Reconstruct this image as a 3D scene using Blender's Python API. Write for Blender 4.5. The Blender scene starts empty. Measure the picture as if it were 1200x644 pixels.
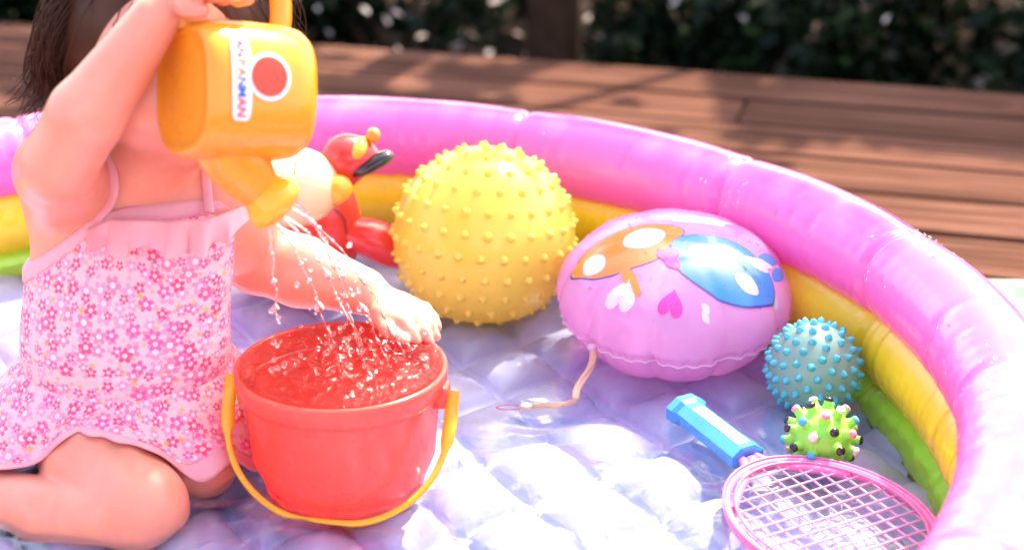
import bpy, bmesh, math, random
import numpy as np
from mathutils import Vector, Matrix, noise
import openvdb

random.seed(7)
RNG = np.random.default_rng(7)
SC = bpy.context.scene
COL = SC.collection
R = math.radians

# ------------------------------------------------------------------ camera
cam = bpy.data.cameras.new('camera')
cam_o = bpy.data.objects.new('camera', cam)
COL.objects.link(cam_o)
cam_o.location = (0, 0, .88)
cam_o.rotation_euler = (R(90 - 22), 0, 0)
cam.sensor_width = 36
cam.lens = 63.75
cam.clip_start = .05
cam.clip_end = 400
cam.dof.use_dof = True
cam.dof.focus_distance = 1.72
cam.dof.aperture_fstop = 3.3
SC.camera = cam_o

# ------------------------------------------------------------------ world, sun, exposure
SUN = Vector((.30, .50, .83)).normalized()          # towards the sun: high, behind and to the right
elev = math.asin(SUN.z)
azim = math.atan2(SUN.x, SUN.y)
w = bpy.data.worlds.new('World')
SC.world = w
w.use_nodes = True
nt = w.node_tree
sky = nt.nodes.new('ShaderNodeTexSky')
sky.sky_type = 'NISHITA'
sky.sun_disc = False
sky.sun_elevation = elev
sky.sun_rotation = azim
sky.air_density = 1.0
sky.dust_density = 3.0
sky.ozone_density = 1.0
nt.links.new(sky.outputs[0], nt.nodes['Background'].inputs[0])
nt.nodes['Background'].inputs[1].default_value = .14
sl = bpy.data.lights.new('sun', 'SUN')
sl.energy = 2.5
sl.angle = R(.55)
sl.color = (1, .95, .86)
so = bpy.data.objects.new('sun', sl)
COL.objects.link(so)
so.rotation_euler = SUN.to_track_quat('Z', 'Y').to_euler()
so.location = SUN * 20
vs = SC.view_settings
vs.view_transform = 'Standard'
vs.look = 'None'
vs.gamma = 1
vs.exposure = 2.5
vs.use_white_balance = True
vs.white_balance_temperature = 7600
vs.white_balance_tint = 10
SC.cycles.use_denoising = True
SC.cycles.max_bounces = 10
SC.cycles.transparent_max_bounces = 24
SC.cycles.caustics_reflective = False
SC.cycles.caustics_refractive = True
SC.cycles.sample_clamp_indirect = 12
sl.cycles.is_caustics_light = True


# ------------------------------------------------------------------ helpers
def srgb(r, g, b):
    def f(c):
        c /= 255
        return c / 12.92 if c <= .04045 else ((c + .055) / 1.055) ** 2.4
    return (f(r), f(g), f(b), 1)


def tag(o, label=None, cat=None, group=None, kind=None):
    if label: o['label'] = label
    if cat: o['category'] = cat
    if group: o['group'] = group
    if kind: o['kind'] = kind
    return o


def empty(name, loc=(0, 0, 0)):
    o = bpy.data.objects.new(name, None)
    o.empty_display_size = .02
    COL.objects.link(o)
    o.location = loc
    return o


def link(name, me, mat=None, parent=None):
    o = bpy.data.objects.new(name, me)
    COL.objects.link(o)
    if mat and not me.materials:
        me.materials.append(mat)
    if parent:
        o.parent = parent
        o.matrix_parent_inverse = Matrix.Translation(parent.location).inverted()
    return o


def mesh(name, V, Fc, mat=None, parent=None, smooth=True, uv=None):
    me = bpy.data.meshes.new(name)
    me.from_pydata([tuple(v) for v in V], [], [tuple(int(i) for i in f) for f in Fc])
    if smooth:
        me.polygons.foreach_set('use_smooth', [True] * len(me.polygons))
    if uv is not None:
        l = me.uv_layers.new(name='UVMap')
        vi = np.empty(len(me.loops), np.int32)
        me.loops.foreach_get('vertex_index', vi)
        l.data.foreach_set('uv', np.asarray(uv, np.float32)[vi].ravel())
    me.update()
    return link(name, me, mat, parent)


def grid_faces(n, m, wrap_n=False, wrap_m=False):
    F = []
    for i in range(n if wrap_n else n - 1):
        for j in range(m if wrap_m else m - 1):
            a = i * m + j
            b = ((i + 1) % n) * m + j
            c = ((i + 1) % n) * m + (j + 1) % m
            d = i * m + (j + 1) % m
            F.append((a, b, c, d))
    return F


def box_bm(bm, size, mtx=Matrix.Identity(4), bev=0, seg=1):
    r = bmesh.ops.create_cube(bm, size=1, matrix=mtx @ Matrix.Diagonal((*size, 1)))
    if bev:
        es = set()
        for v in r['verts']:
            es.update(v.link_edges)
        bmesh.ops.bevel(bm, geom=list(es), offset=bev, segments=seg, affect='EDGES', profile=.5)


def bm_obj(name, bm, mat, parent=None, smooth=False):
    bmesh.ops.recalc_face_normals(bm, faces=bm.faces)
    me = bpy.data.meshes.new(name)
    bm.to_mesh(me)
    bm.free()
    if smooth:
        me.polygons.foreach_set('use_smooth', [True] * len(me.polygons))
    return link(name, me, mat, parent)


def catmull(P, n):
    P = [Vector(p) for p in P]
    Q = [P[0] * 2 - P[1]] + P + [P[-1] * 2 - P[-2]]
    out = []
    for i in range(1, len(Q) - 2):
        for k in range(n):
            t = k / n
            a, b, c, d = Q[i - 1:i + 3]
            out.append(.5 * ((2 * b) + (c - a) * t + (2 * a - 5 * b + 4 * c - d) * t * t + (3 * b - a - 3 * c + d) * t ** 3))
    out.append(P[-1])
    return out


def tube_data(P, rad, k=10, closed=False, flat=(1, 1), ref=None):
    """sweep along points P with radius list; flat scales the two axes"""
    n = len(P)
    P = [Vector(p) for p in P]
    if not hasattr(rad, '__len__'):
        rad = [rad] * n
    V, F = [], []
    prev = None
    for i, p in enumerate(P):
        if closed:
            t = (P[(i + 1) % n] - P[i - 1]).normalized()
        else:
            t = (P[min(i + 1, n - 1)] - P[max(i - 1, 0)]).normalized()
        if ref is not None:
            u = Vector(ref)
        elif prev is None:
            u = Vector((0, 0, 1)) if abs(t.z) < .9 else Vector((1, 0, 0))
        else:
            u = prev
        u = (u - t * u.dot(t)).normalized()
        prev = u
        v = t.cross(u)
        for j in range(k):
            a = 2 * math.pi * j / k
            V.append(p + (u * math.cos(a) * flat[0] + v * math.sin(a) * flat[1]) * rad[i])
    F = grid_faces(n, k, closed, True)
    if not closed:
        F.append(tuple(range(k))[::-1])
        F.append(tuple(range((n - 1) * k, n * k)))
    return V, F


def tube(name, P, rad, mat, parent=None, k=10, **kw):
    V, F = tube_data(P, rad, k, **kw)
    return mesh(name, V, F, mat, parent)


def lathe(prof, n=64, mtx=Matrix.Identity(4)):
    V = []
    for i in range(n):
        a = 2 * math.pi * i / n
        for r, z in prof:
            V.append(mtx @ Vector((r * math.cos(a), r * math.sin(a), z)))
    return V, grid_faces(n, len(prof), True, False)


# ---- signed distance modelling
class Field:
    def __init__(s, lo, hi, vox):
        s.lo = np.array(lo, float); s.vox = vox
        s.n = np.ceil((np.array(hi) - s.lo) / vox).astype(int) + 1
        s.D = np.full(s.n, .06, np.float32)

    def coords(s, i0, i1):
        ax = [s.lo[k] + np.arange(i0[k], i1[k]) * s.vox for k in range(3)]
        return np.meshgrid(*ax, indexing='ij')

    def add(s, fn, c, ext, k=.012, sub=False):
        c = np.array(c, float); ext = np.array(ext, float) + .035 + k
        i0 = np.clip(np.floor((c - ext - s.lo) / s.vox).astype(int), 0, s.n)
        i1 = np.clip(np.ceil((c + ext - s.lo) / s.vox).astype(int) + 1, 0, s.n)
        if np.any(i1 <= i0):
            return
        X, Y, Z = s.coords(i0, i1)
        d = fn(X, Y, Z).astype(np.float32)
        sl_ = tuple(slice(a, b) for a, b in zip(i0, i1))
        D = s.D[sl_]
        if sub:
            h = np.maximum(k - np.abs(D + d), 0) / k
            s.D[sl_] = np.maximum(D, -d) + h * h * k * .25
        else:
            h = np.maximum(k - np.abs(D - d), 0) / k
            s.D[sl_] = np.minimum(D, d) - h * h * k * .25

    def ell(s, c, r, rot=None, k=.012, sub=False):
        c = np.array(c, float); r = np.array(r, float)
        M = np.array(rot.to_3x3().transposed()) if rot is not None else np.eye(3)

        def fn(X, Y, Z):
            p = np.stack([X - c[0], Y - c[1], Z - c[2]], -1) @ M.T
            k0 = np.linalg.norm(p / r, axis=-1)
            k1 = np.linalg.norm(p / (r * r), axis=-1) + 1e-9
            return k0 * (k0 - 1) / k1
        s.add(fn, c, [max(r)] * 3, k, sub)

    def cap(s, a, b, ra, rb, k=.012, sub=False):
        a = np.array(a, float); b = np.array(b, float)
        ba = b - a; L = ba @ ba

        def fn(X, Y, Z):
            p = np.stack([X - a[0], Y - a[1], Z - a[2]], -1)
            h = np.clip(p @ ba / L, 0, 1)
            return np.linalg.norm(p - h[..., None] * ba, axis=-1) - (ra + (rb - ra) * h)
        s.add(fn, (a + b) / 2, np.abs(ba) / 2 + max(ra, rb), k, sub)

    def sample(s, P):
        q = (np.asarray(P) - s.lo) / s.vox
        q = np.clip(q, 0, s.n - 1.001)
        i = q.astype(int); f = q - i
        o = 0
        for dx in (0, 1):
            for dy in (0, 1):
                for dz in (0, 1):
                    wt = (f[:, 0] if dx else 1 - f[:, 0]) * (f[:, 1] if dy else 1 - f[:, 1]) * (f[:, 2] if dz else 1 - f[:, 2])
                    o = o + wt * s.D[i[:, 0] + dx, i[:, 1] + dy, i[:, 2] + dz]
        return o

    def grad(s, P):
        e = s.vox
        g = np.stack([s.sample(P + np.eye(3)[k] * e) - s.sample(P - np.eye(3)[k] * e) for k in range(3)], -1)
        return g / (np.linalg.norm(g, axis=-1, keepdims=True) + 1e-9)

    def push(s, P, d, it=4):
        P = np.array(P, float)
        for _ in range(it):
            q = s.sample(P)
            P += s.grad(P) * np.maximum(d - q, 0)[:, None]
        return P

    def polygons(s, D=None):
        g = openvdb.FloatGrid(background=.06)
        g.copyFromArray(np.ascontiguousarray(s.D if D is None else D, np.float32))
        pts, quads = g.convertToQuads(isovalue=0.0)
        V = pts * s.vox + s.lo
        F = np.asarray(quads, int)
        # outward orientation
        a, b, c = V[F[:, 0]], V[F[:, 1]], V[F[:, 2]]
        d = V[F[:, 3]]
        vol = np.einsum('ij,ij->i', a, np.cross(b, c)).sum() + np.einsum('ij,ij->i', a, np.cross(c, d)).sum()
        if vol < 0:
            F = F[:, ::-1]
        return V, F


def pieces(V, F, least=400):
    """connected pieces of a quad mesh, small crumbs dropped"""
    lab = np.arange(len(V))
    while True:
        m_ = lab[F].min(1)
        new = lab.copy()
        for k in range(4):
            np.minimum.at(new, F[:, k], m_)
        new = new[new]
        if (new == lab).all():
            break
        lab = new
    for l in np.unique(lab[F[:, 0]]):
        f_ = F[lab[F[:, 0]] == l]
        if len(f_) < least:
            continue
        u, inv = np.unique(f_, return_inverse=True)
        yield V[u], inv.reshape(f_.shape)


def relax(o, it=3, f=.5):
    m = o.modifiers.new('smooth', 'SMOOTH')
    m.iterations = it
    m.factor = f
    return o


# ------------------------------------------------------------------ materials
def newmat(name):
    m = bpy.data.materials.new(name)
    m.use_nodes = True
    t = m.node_tree
    return m, t, t.nodes['Principled BSDF'], t.nodes['Material Output']


def setp(p, **kw):
    for k, v in kw.items():
        p.inputs[k.replace('_', ' ')].default_value = v


def N(t, typ, **kw):
    n = t.nodes.new(typ)
    for k, v in kw.items():
        setattr(n, k, v)
    return n


def math_n(t, op, a, b=None, c=None):
    n = N(t, 'ShaderNodeMath', operation=op)
    for i, x in enumerate((a, b, c)):
        if x is None:
            continue
        if isinstance(x, (int, float)):
            n.inputs[i].default_value = x
        else:
            t.links.new(x, n.inputs[i])
    return n.outputs[0]


def mixc(t, fac, a, b):
    n = N(t, 'ShaderNodeMix', data_type='RGBA')
    for sock, x in ((n.inputs[0], fac), (n.inputs[6], a), (n.inputs[7], b)):
        if isinstance(x, (int, float, tuple)):
            sock.default_value = x
        else:
            t.links.new(x, sock)
    return n.outputs[2]


def noise_n(t, scale, detail=3, vec=None, rough=.5):
    n = N(t, 'ShaderNodeTexNoise')
    n.inputs['Scale'].default_value = scale
    n.inputs['Detail'].default_value = detail
    n.inputs['Roughness'].default_value = rough
    if vec is None:
        vec = N(t, 'ShaderNodeTexCoord').outputs['Object']
    t.links.new(vec, n.inputs['Vector'])
    return n.outputs['Fac']


def bump(t, p, h, strength=.2, dist=.002):
    b = N(t, 'ShaderNodeBump')
    b.inputs['Strength'].default_value = strength
    b.inputs['Distance'].default_value = dist
    t.links.new(h, b.inputs['Height'])
    t.links.new(b.outputs[0], p.inputs['Normal'])
    return b


def ramp(t, fac, stops):
    r = N(t, 'ShaderNodeValToRGB')
    el = r.color_ramp.elements
    el[0].position, el[0].color = stops[0]
    el[1].position, el[1].color = stops[-1]
    for s_ in stops[1:-1]:
        e = el.new(s_[0]); e.color = s_[1]
    t.links.new(fac, r.inputs[0])
    return r.outputs[0]


def plastic(name, col, rough=.3, var=.08, trans=0, bmp=.08, bscale=60, coat=0, sss=0, spec=.5, tcol=None):
    """coloured vinyl / plastic: slight mottling, fine relief, optional light let through"""
    m, t, p, o = newmat(name)
    f = noise_n(t, 14, 4)
    dark = tuple(c * (1 - var) for c in col[:3]) + (1,)
    lite = tuple(min(1, c * (1 + var)) for c in col[:3]) + (1,)
    c = ramp(t, f, [(.3, dark), (.7, lite)])
    t.links.new(c, p.inputs['Base Color'])
    r = ramp(t, noise_n(t, 35, 3), [(.3, (rough * .75,) * 3 + (1,)), (.7, (rough * 1.25,) * 3 + (1,))])
    t.links.new(r, p.inputs['Roughness'])
    setp(p, Coat_Weight=coat, Coat_Roughness=.08, Specular_IOR_Level=spec)
    if sss:
        setp(p, Subsurface_Weight=sss, Subsurface_Scale=.01, Subsurface_Radius=(1, .5, .4))
    if bmp:
        bump(t, p, noise_n(t, bscale, 4), bmp, .002)
    if trans:
        tr = N(t, 'ShaderNodeBsdfTranslucent')
        if tcol:
            tr.inputs[0].default_value = tcol
        else:
            t.links.new(c, tr.inputs[0])
        mx = N(t, 'ShaderNodeMixShader')
        mx.inputs[0].default_value = trans
        t.links.new(p.outputs[0], mx.inputs[1])
        t.links.new(tr.outputs[0], mx.inputs[2])
        t.links.new(mx.outputs[0], o.inputs[0])
    return m


def water_mat(name, tint, scale=30, strength=.35, dist=.004, rough=.02, scale2=110, ior=1.33):
    m, t, p, o = newmat(name)
    t.nodes.remove(p)
    tr = N(t, 'ShaderNodeBsdfTransparent')
    tr.inputs[0].default_value = tint
    gl = N(t, 'ShaderNodeBsdfGlossy')
    gl.inputs['Roughness'].default_value = rough
    fr = N(t, 'ShaderNodeFresnel')
    fr.inputs[0].default_value = ior
    h = math_n(t, 'ADD', noise_n(t, scale, 3), math_n(t, 'MULTIPLY', noise_n(t, scale2, 2), .35))
    b = N(t, 'ShaderNodeBump')
    b.inputs['Strength'].default_value = strength
    b.inputs['Distance'].default_value = dist
    t.links.new(h, b.inputs['Height'])
    t.links.new(b.outputs[0], gl.inputs['Normal'])
    t.links.new(b.outputs[0], fr.inputs['Normal'])
    mx = N(t, 'ShaderNodeMixShader')
    t.links.new(fr.outputs[0], mx.inputs[0])
    t.links.new(tr.outputs[0], mx.inputs[1])
    t.links.new(gl.outputs[0], mx.inputs[2])
    t.links.new(mx.outputs[0], o.inputs[0])
    return m


M_pink = plastic('pink_vinyl', (.92, .18, .56, 1), .22, .05, trans=.22, bmp=.10, bscale=25, coat=.3)
M_yellow = plastic('yellow_vinyl', (.97, .66, .03, 1), .25, .05, trans=.12, bmp=.1, bscale=25, coat=.3)
M_green = plastic('green_vinyl', (.46, .80, .06, 1), .25, .05, trans=.12, bmp=.1, bscale=25, coat=.3)
M_floor = plastic('lavender_vinyl', (.53, .59, .97, 1), .28, .04, trans=.1, bmp=.06, bscale=40, coat=.2)
M_water, _t, _p, _o = newmat('pool_water')
setp(_p, Base_Color=(1, 1, 1, 1), Roughness=.012, Transmission_Weight=1, IOR=1.33, Coat_Weight=1, Coat_Roughness=.13, Coat_IOR=1.33)


def wood_mat():
    m, t, p, o = newmat('stained_deck_wood')
    tc = N(t, 'ShaderNodeTexCoord')
    oi = N(t, 'ShaderNodeObjectInfo')
    mp = N(t, 'ShaderNodeMapping')
    mp.inputs['Scale'].default_value = (2.0, 55, 55)
    t.links.new(tc.outputs['Object'], mp.inputs['Vector'])
    ad = N(t, 'ShaderNodeVectorMath', operation='ADD')
    t.links.new(mp.outputs[0], ad.inputs[0])
    cb = N(t, 'ShaderNodeCombineXYZ')
    rr = math_n(t, 'MULTIPLY', oi.outputs['Random'], 50)
    for i in range(3):
        t.links.new(rr, cb.inputs[i])
    t.links.new(cb.outputs[0], ad.inputs[1])
    g = noise_n(t, 1.2, 6, ad.outputs[0], .65)
    c = ramp(t, g, [(.3, (.020, .0072, .0045, 1)), (.50, (.095, .036, .023, 1)), (.75, (.25, .125, .092, 1))])
    pt = noise_n(t, 5, 4)
    c2 = mixc(t, math_n(t, 'MULTIPLY', pt, .5), c, (.090, .040, .028, 1))
    hs = N(t, 'ShaderNodeHueSaturation')
    t.links.new(c2, hs.inputs['Color'])
    t.links.new(math_n(t, 'ADD', .75, math_n(t, 'MULTIPLY', oi.outputs['Random'], .5)), hs.inputs['Value'])
    t.links.new(hs.outputs[0], p.inputs['Base Color'])
    setp(p, Roughness=.85, Specular_IOR_Level=.04)
    bump(t, p, g, .5, .003)
    return m


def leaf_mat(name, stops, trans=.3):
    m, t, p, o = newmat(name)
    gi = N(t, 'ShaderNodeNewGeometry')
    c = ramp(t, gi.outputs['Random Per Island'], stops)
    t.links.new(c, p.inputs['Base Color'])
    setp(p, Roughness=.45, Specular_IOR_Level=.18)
    tr = N(t, 'ShaderNodeBsdfTranslucent')
    t.links.new(c, tr.inputs[0])
    mx = N(t, 'ShaderNodeMixShader')
    mx.inputs[0].default_value = trans
    t.links.new(p.outputs[0], mx.inputs[1])
    t.links.new(tr.outputs[0], mx.inputs[2])
    t.links.new(mx.outputs[0], o.inputs[0])
    return m


M_wood = wood_mat()
M_leaf = leaf_mat('tree_leaf', [(0, (.025, .06, .015, 1)), (.6, (.05, .10, .02, 1)), (1, (.09, .14, .03, 1))])
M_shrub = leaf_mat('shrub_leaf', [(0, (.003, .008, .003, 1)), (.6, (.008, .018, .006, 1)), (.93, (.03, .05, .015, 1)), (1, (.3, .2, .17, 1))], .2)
M_lit_spot = leaf_mat('pale_lit_spot', [(0, (.7, .5, .46, 1)), (1, (.8, .72, .66, 1))], .3)  # pale colour stands in for sunlight on leaves in the hedge
M_bark = plastic('bark', (.040, .020, .013, 1), .9, .45, bmp=.9, bscale=35, spec=.05)
M_soil = plastic('soil', (.035, .022, .014, 1), .95, .4, bmp=.8, bscale=20, spec=.03)

# ------------------------------------------------------------------ ground
S_ = 150
gr = mesh('ground', [(-S_, -S_, -.3), (S_, -S_, -.3), (S_, S_, -.3), (-S_, S_, -.3)], [(0, 1, 2, 3)], M_soil)
tag(gr, kind='structure')

# ------------------------------------------------------------------ deck
deck = tag(empty('deck', (0, 0, 0)), kind='structure')
DA = R(-15)
dx = Vector((math.cos(DA), math.sin(DA), 0))
dy = Vector((-math.sin(DA), math.cos(DA), 0))
D0 = Vector((-.387, 3.35, 0))                     # a point on the far edge
pitch = .146
bcache = {}
for r_ in range(24):
    rr = random.Random(100 + r_)
    x = -3.4
    cuts = [x]
    first = rr.uniform(.9, 2.2)
    if r_ < 11 and r_ != 1:
        cuts += [-1.9 + rr.uniform(0, .6), 2.0 + rr.uniform(0, .9)]
    if r_ == 1:
        cuts += [-1.6, .856, 2.7]          # the joint seen beside the tree shadow
    elif r_ >= 11:
        x += first
        while x < 3.6:
            cuts.append(x)
            x += rr.choice([1.8, 2.4])
    cuts.append(4.0)
    for a, b in zip(cuts[:-1], cuts[1:]):
        if b - a < .05:
            continue
        L = round(b - a - .004, 3)
        key = L
        if key not in bcache:
            bm = bmesh.new()
            box_bm(bm, (L, .135, .03), bev=.004, seg=2)
            me = bpy.data.meshes.new('board')
            bm.to_mesh(me); bm.free()
            me.materials.append(M_wood)
            bcache[key] = me
        o = bpy.data.objects.new('board', bcache[key])
        COL.objects.link(o)
        o.parent = deck
        c = D0 + dx * ((a + b) / 2) - dy * (pitch * (r_ + .5))
        o.location = (c.x, c.y, -.0155 + rr.uniform(-.0022, .0018))
        o.rotation_euler = (rr.uniform(-.012, .012), 0, DA + rr.uniform(-.0012, .0012))
bm = bmesh.new()
box_bm(bm, (7.4, .03, .2), bev=.003)
fo = bm_obj('fascia_board', bm, M_wood, deck)
c = D0 + dx * .3 + dy * .018
fo.location = (c.x, c.y, -.116)
fo.rotation_euler = (0, 0, DA)
for k in range(6):
    bm = bmesh.new()
    box_bm(bm, (.06, 3.4, .08))
    j = bm_obj('joist', bm, M_wood, deck)
    c = D0 + dx * (-3.2 + k * 1.4) - dy * 1.75
    j.location = (c.x, c.y, -.075)
    j.rotation_euler = (0, 0, DA)

# ------------------------------------------------------------------ play mat under the pool
def mat_mat():
    m, t, p, o = newmat('green_white_mat')
    tc = N(t, 'ShaderNodeTexCoord')
    v = N(t, 'ShaderNodeTexVoronoi')
    v.inputs['Scale'].default_value = 22
    t.links.new(tc.outputs['Object'], v.inputs['Vector'])
    f = math_n(t, 'GREATER_THAN', v.outputs['Distance'], .5)
    t.links.new(mixc(t, f, (.015, .20, .05, 1), (.22, .26, .20, 1)), p.inputs['Base Color'])
    setp(p, Roughness=.4)
    return m


nx, ny = 60, 50
V = []
for i in range(nx):
    for j in range(ny):
        x = -1.15 + 2.3 * i / (nx - 1); y = .55 + 1.59 * j / (ny - 1)
        V.append((x, y, .008 + .004 * noise.noise(Vector((x * 6, y * 6, 0)))))
mm = mesh('play_mat', V, grid_faces(nx, ny), mat_mat())
tag(mm, 'green and white patterned sheet spread on the deck under the pool', 'mat')

# ------------------------------------------------------------------ paddling pool
PC = Vector((-.263, 1.451, 0))
PR = .688
pool = tag(empty('paddling_pool', (PC.x, PC.y, .012)), 'round inflatable paddling pool with pink, yellow and green rings', 'paddling pool')
SEAMS = [R(a) for a in (-58, -32, -6, 19, 41, 66, 92, 118, 145, 172, 199, 226, 252, 277)]


def ring(name, zc, r, rad, mat, seed, amp=1.35):
    nu, nv = 1100, 44
    V = np.zeros((nu, nv, 3))
    th = np.linspace(0, 2 * math.pi, nu, endpoint=False)
    ph = np.linspace(0, 2 * math.pi, nv, endpoint=False)
    rs = np.random.default_rng(seed)
    crimp = np.zeros(nu); near = np.zeros(nu)
    for s_ in SEAMS:
        d = np.abs((th - s_ + seed * .0 + math.pi) % (2 * math.pi) - math.pi) * rad
        sgn = ((th - s_ + math.pi) % (2 * math.pi) - math.pi) * rad
        crimp += np.exp(-(d / .0045) ** 2)
        near += np.exp(-(d / .05) ** 2)
    # wrinkles: many narrow radial pleats on the inner side
    wr = np.zeros(nu)
    for k in range(90):
        c0 = rs.uniform(0, 2 * math.pi)
        d = np.abs((th - c0 + math.pi) % (2 * math.pi) - math.pi) * rad
        wr += rs.uniform(.3, 1) * np.exp(-(d / rs.uniform(.003, .008)) ** 2)
    fine = np.sin(th * 210 + 1.5 * np.sin(th * 37)) * .5 + .5
    lump = np.array([noise.noise(Vector((math.cos(a) * 3, math.sin(a) * 3, seed))) for a in th])
    for j, p in enumerate(ph):
        inner = max(0, -math.cos(p)) ** 1.2          # 1 on the side that faces the pool's middle
        top = max(0, math.sin(p))
        q = r * (1 + .015 * lump)
        side = .35 + .65 * inner
        fold = .5 + .5 * math.sin(p * 5 + 1)
        q = q - crimp * (.0045 * amp) * (.5 + .5 * side) - near * .0018 * amp
        q = q - wr * .0021 * amp * inner * (.5 + .5 * fold) - fine * .0007 * amp * inner * (.3 + near)
        V[:, j, 0] = PC.x + (rad + q * math.cos(p)) * np.cos(th)
        V[:, j, 1] = PC.y + (rad + q * math.cos(p)) * np.sin(th)
        V[:, j, 2] = zc + q * math.sin(p)
    return mesh(name, V.reshape(-1, 3), grid_faces(nu, nv, True, True), mat, pool)


ring('bottom_ring', .055, .046, PR, M_green, 1)
ring('middle_ring', .129, .047, PR, M_yellow, 2)
ring('top_ring', .2015, .0495, PR, M_pink, 3)

# quilted air floor
LA = Vector((.066, .055)); LB = Vector((.047, -.082))
FR = .65


V, idx, F = [], {}, []
SUB = 18
for i in range(-15 * SUB, 15 * SUB + 1):
    for j in range(-15 * SUB, 15 * SUB + 1):
        u, v = i / SUB, j / SUB
        x = .104 + u * LA.x + v * LB.x
        y = 1.66 + u * LA.y + v * LB.y
        x += .009 * noise.noise(Vector((x * 7, y * 7, 1)))
        y += .009 * noise.noise(Vector((x * 7, y * 7, 6)))
        if (x - PC.x) ** 2 + (y - PC.y) ** 2 < FR * FR:
            su, sv = abs(math.sin(math.pi * u)), abs(math.sin(math.pi * v))
            h = .72 * (su * sv) ** .55 + .28 * (1 - (1 - min(su, sv)) ** 3)
            h *= 1 + .10 * noise.noise(Vector((x * 11, y * 11, 2)))
            idx[i, j] = len(V)
            V.append((x, y, .024 + .036 * h + .0012 * noise.noise(Vector((x * 50, y * 50, 3)))))
for (i, j), a in idx.items():
    q = [idx.get(k) for k in ((i, j), (i, j + 1), (i + 1, j + 1), (i + 1, j))]
    if None not in q:
        F.append(q)
mesh('air_floor', V, F, M_floor, pool)

# water in the pool: rippled sheet
WZ = .083
RIP = [((.082, 1.70), .9), ((-.15, 1.47), 1.6), ((-.32, 1.42), .8), ((.02, 1.62), .5)]


def wave(x, y):
    ag = .30 + .75 / (1 + math.exp((y - 1.60) * 28)) + 1.0 * math.exp(-(math.hypot(x + .2, y - 1.43) / .15) ** 2)
    q = Vector((x + .01 * noise.noise(Vector((x * 20, y * 20, 2))), y, 0))
    z = ag * (.0020 * noise.noise(q * 19) + .0021 * noise.noise(Vector((q.x * 34, q.y * 42, 5))))
    for (cx, cy), a in RIP:
        d = math.hypot(x - cx, y - cy)
        z += a * .0005 * math.sin(d * 2 * math.pi / .017) * math.exp(-d / .06)
    return z


st = .005
WR = .648
V, idx, F = [], {}, []
n = int(WR / st) + 1
for i in range(-n, n + 1):
    for j in range(-n, n + 1):
        x, y = i * st, j * st
        if x * x + y * y < WR * WR:
            idx[i, j] = len(V)
            V.append((PC.x + x, PC.y + y, WZ + wave(PC.x + x, PC.y + y)))
for (i, j), a in idx.items():
    q = [idx.get(k) for k in ((i, j), (i + 1, j), (i + 1, j + 1), (i, j + 1))]
    if None not in q:
        F.append(q)
po = mesh('pool_water', V, F, M_water)
tag(po, 'shallow clear rippling water over the quilted pool floor', 'water', kind='structure')

# ------------------------------------------------------------------ child
M_skin, t, p, o_ = newmat('skin')
f = noise_n(t, 22, 4)
c = ramp(t, f, [(.3, (.75, .285, .19, 1)), (.7, (.84, .36, .25, 1))])
c = mixc(t, math_n(t, 'MULTIPLY', noise_n(t, 75, 5, None, .65), .45), c, (.74, .20, .15, 1))
t.links.new(c, p.inputs['Base Color'])
setp(p, Roughness=.40, Coat_Weight=.18, Coat_Roughness=.15, Subsurface_Weight=.35, Subsurface_Scale=.012, Subsurface_Radius=(1, .35, .2))
bump(t, p, noise_n(t, 260, 5, None, .7), .22, .0012)


def N_clamp(t, x):
    n = N(t, 'ShaderNodeClamp')
    t.links.new(x, n.inputs[0])
    return n.outputs[0]


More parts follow.
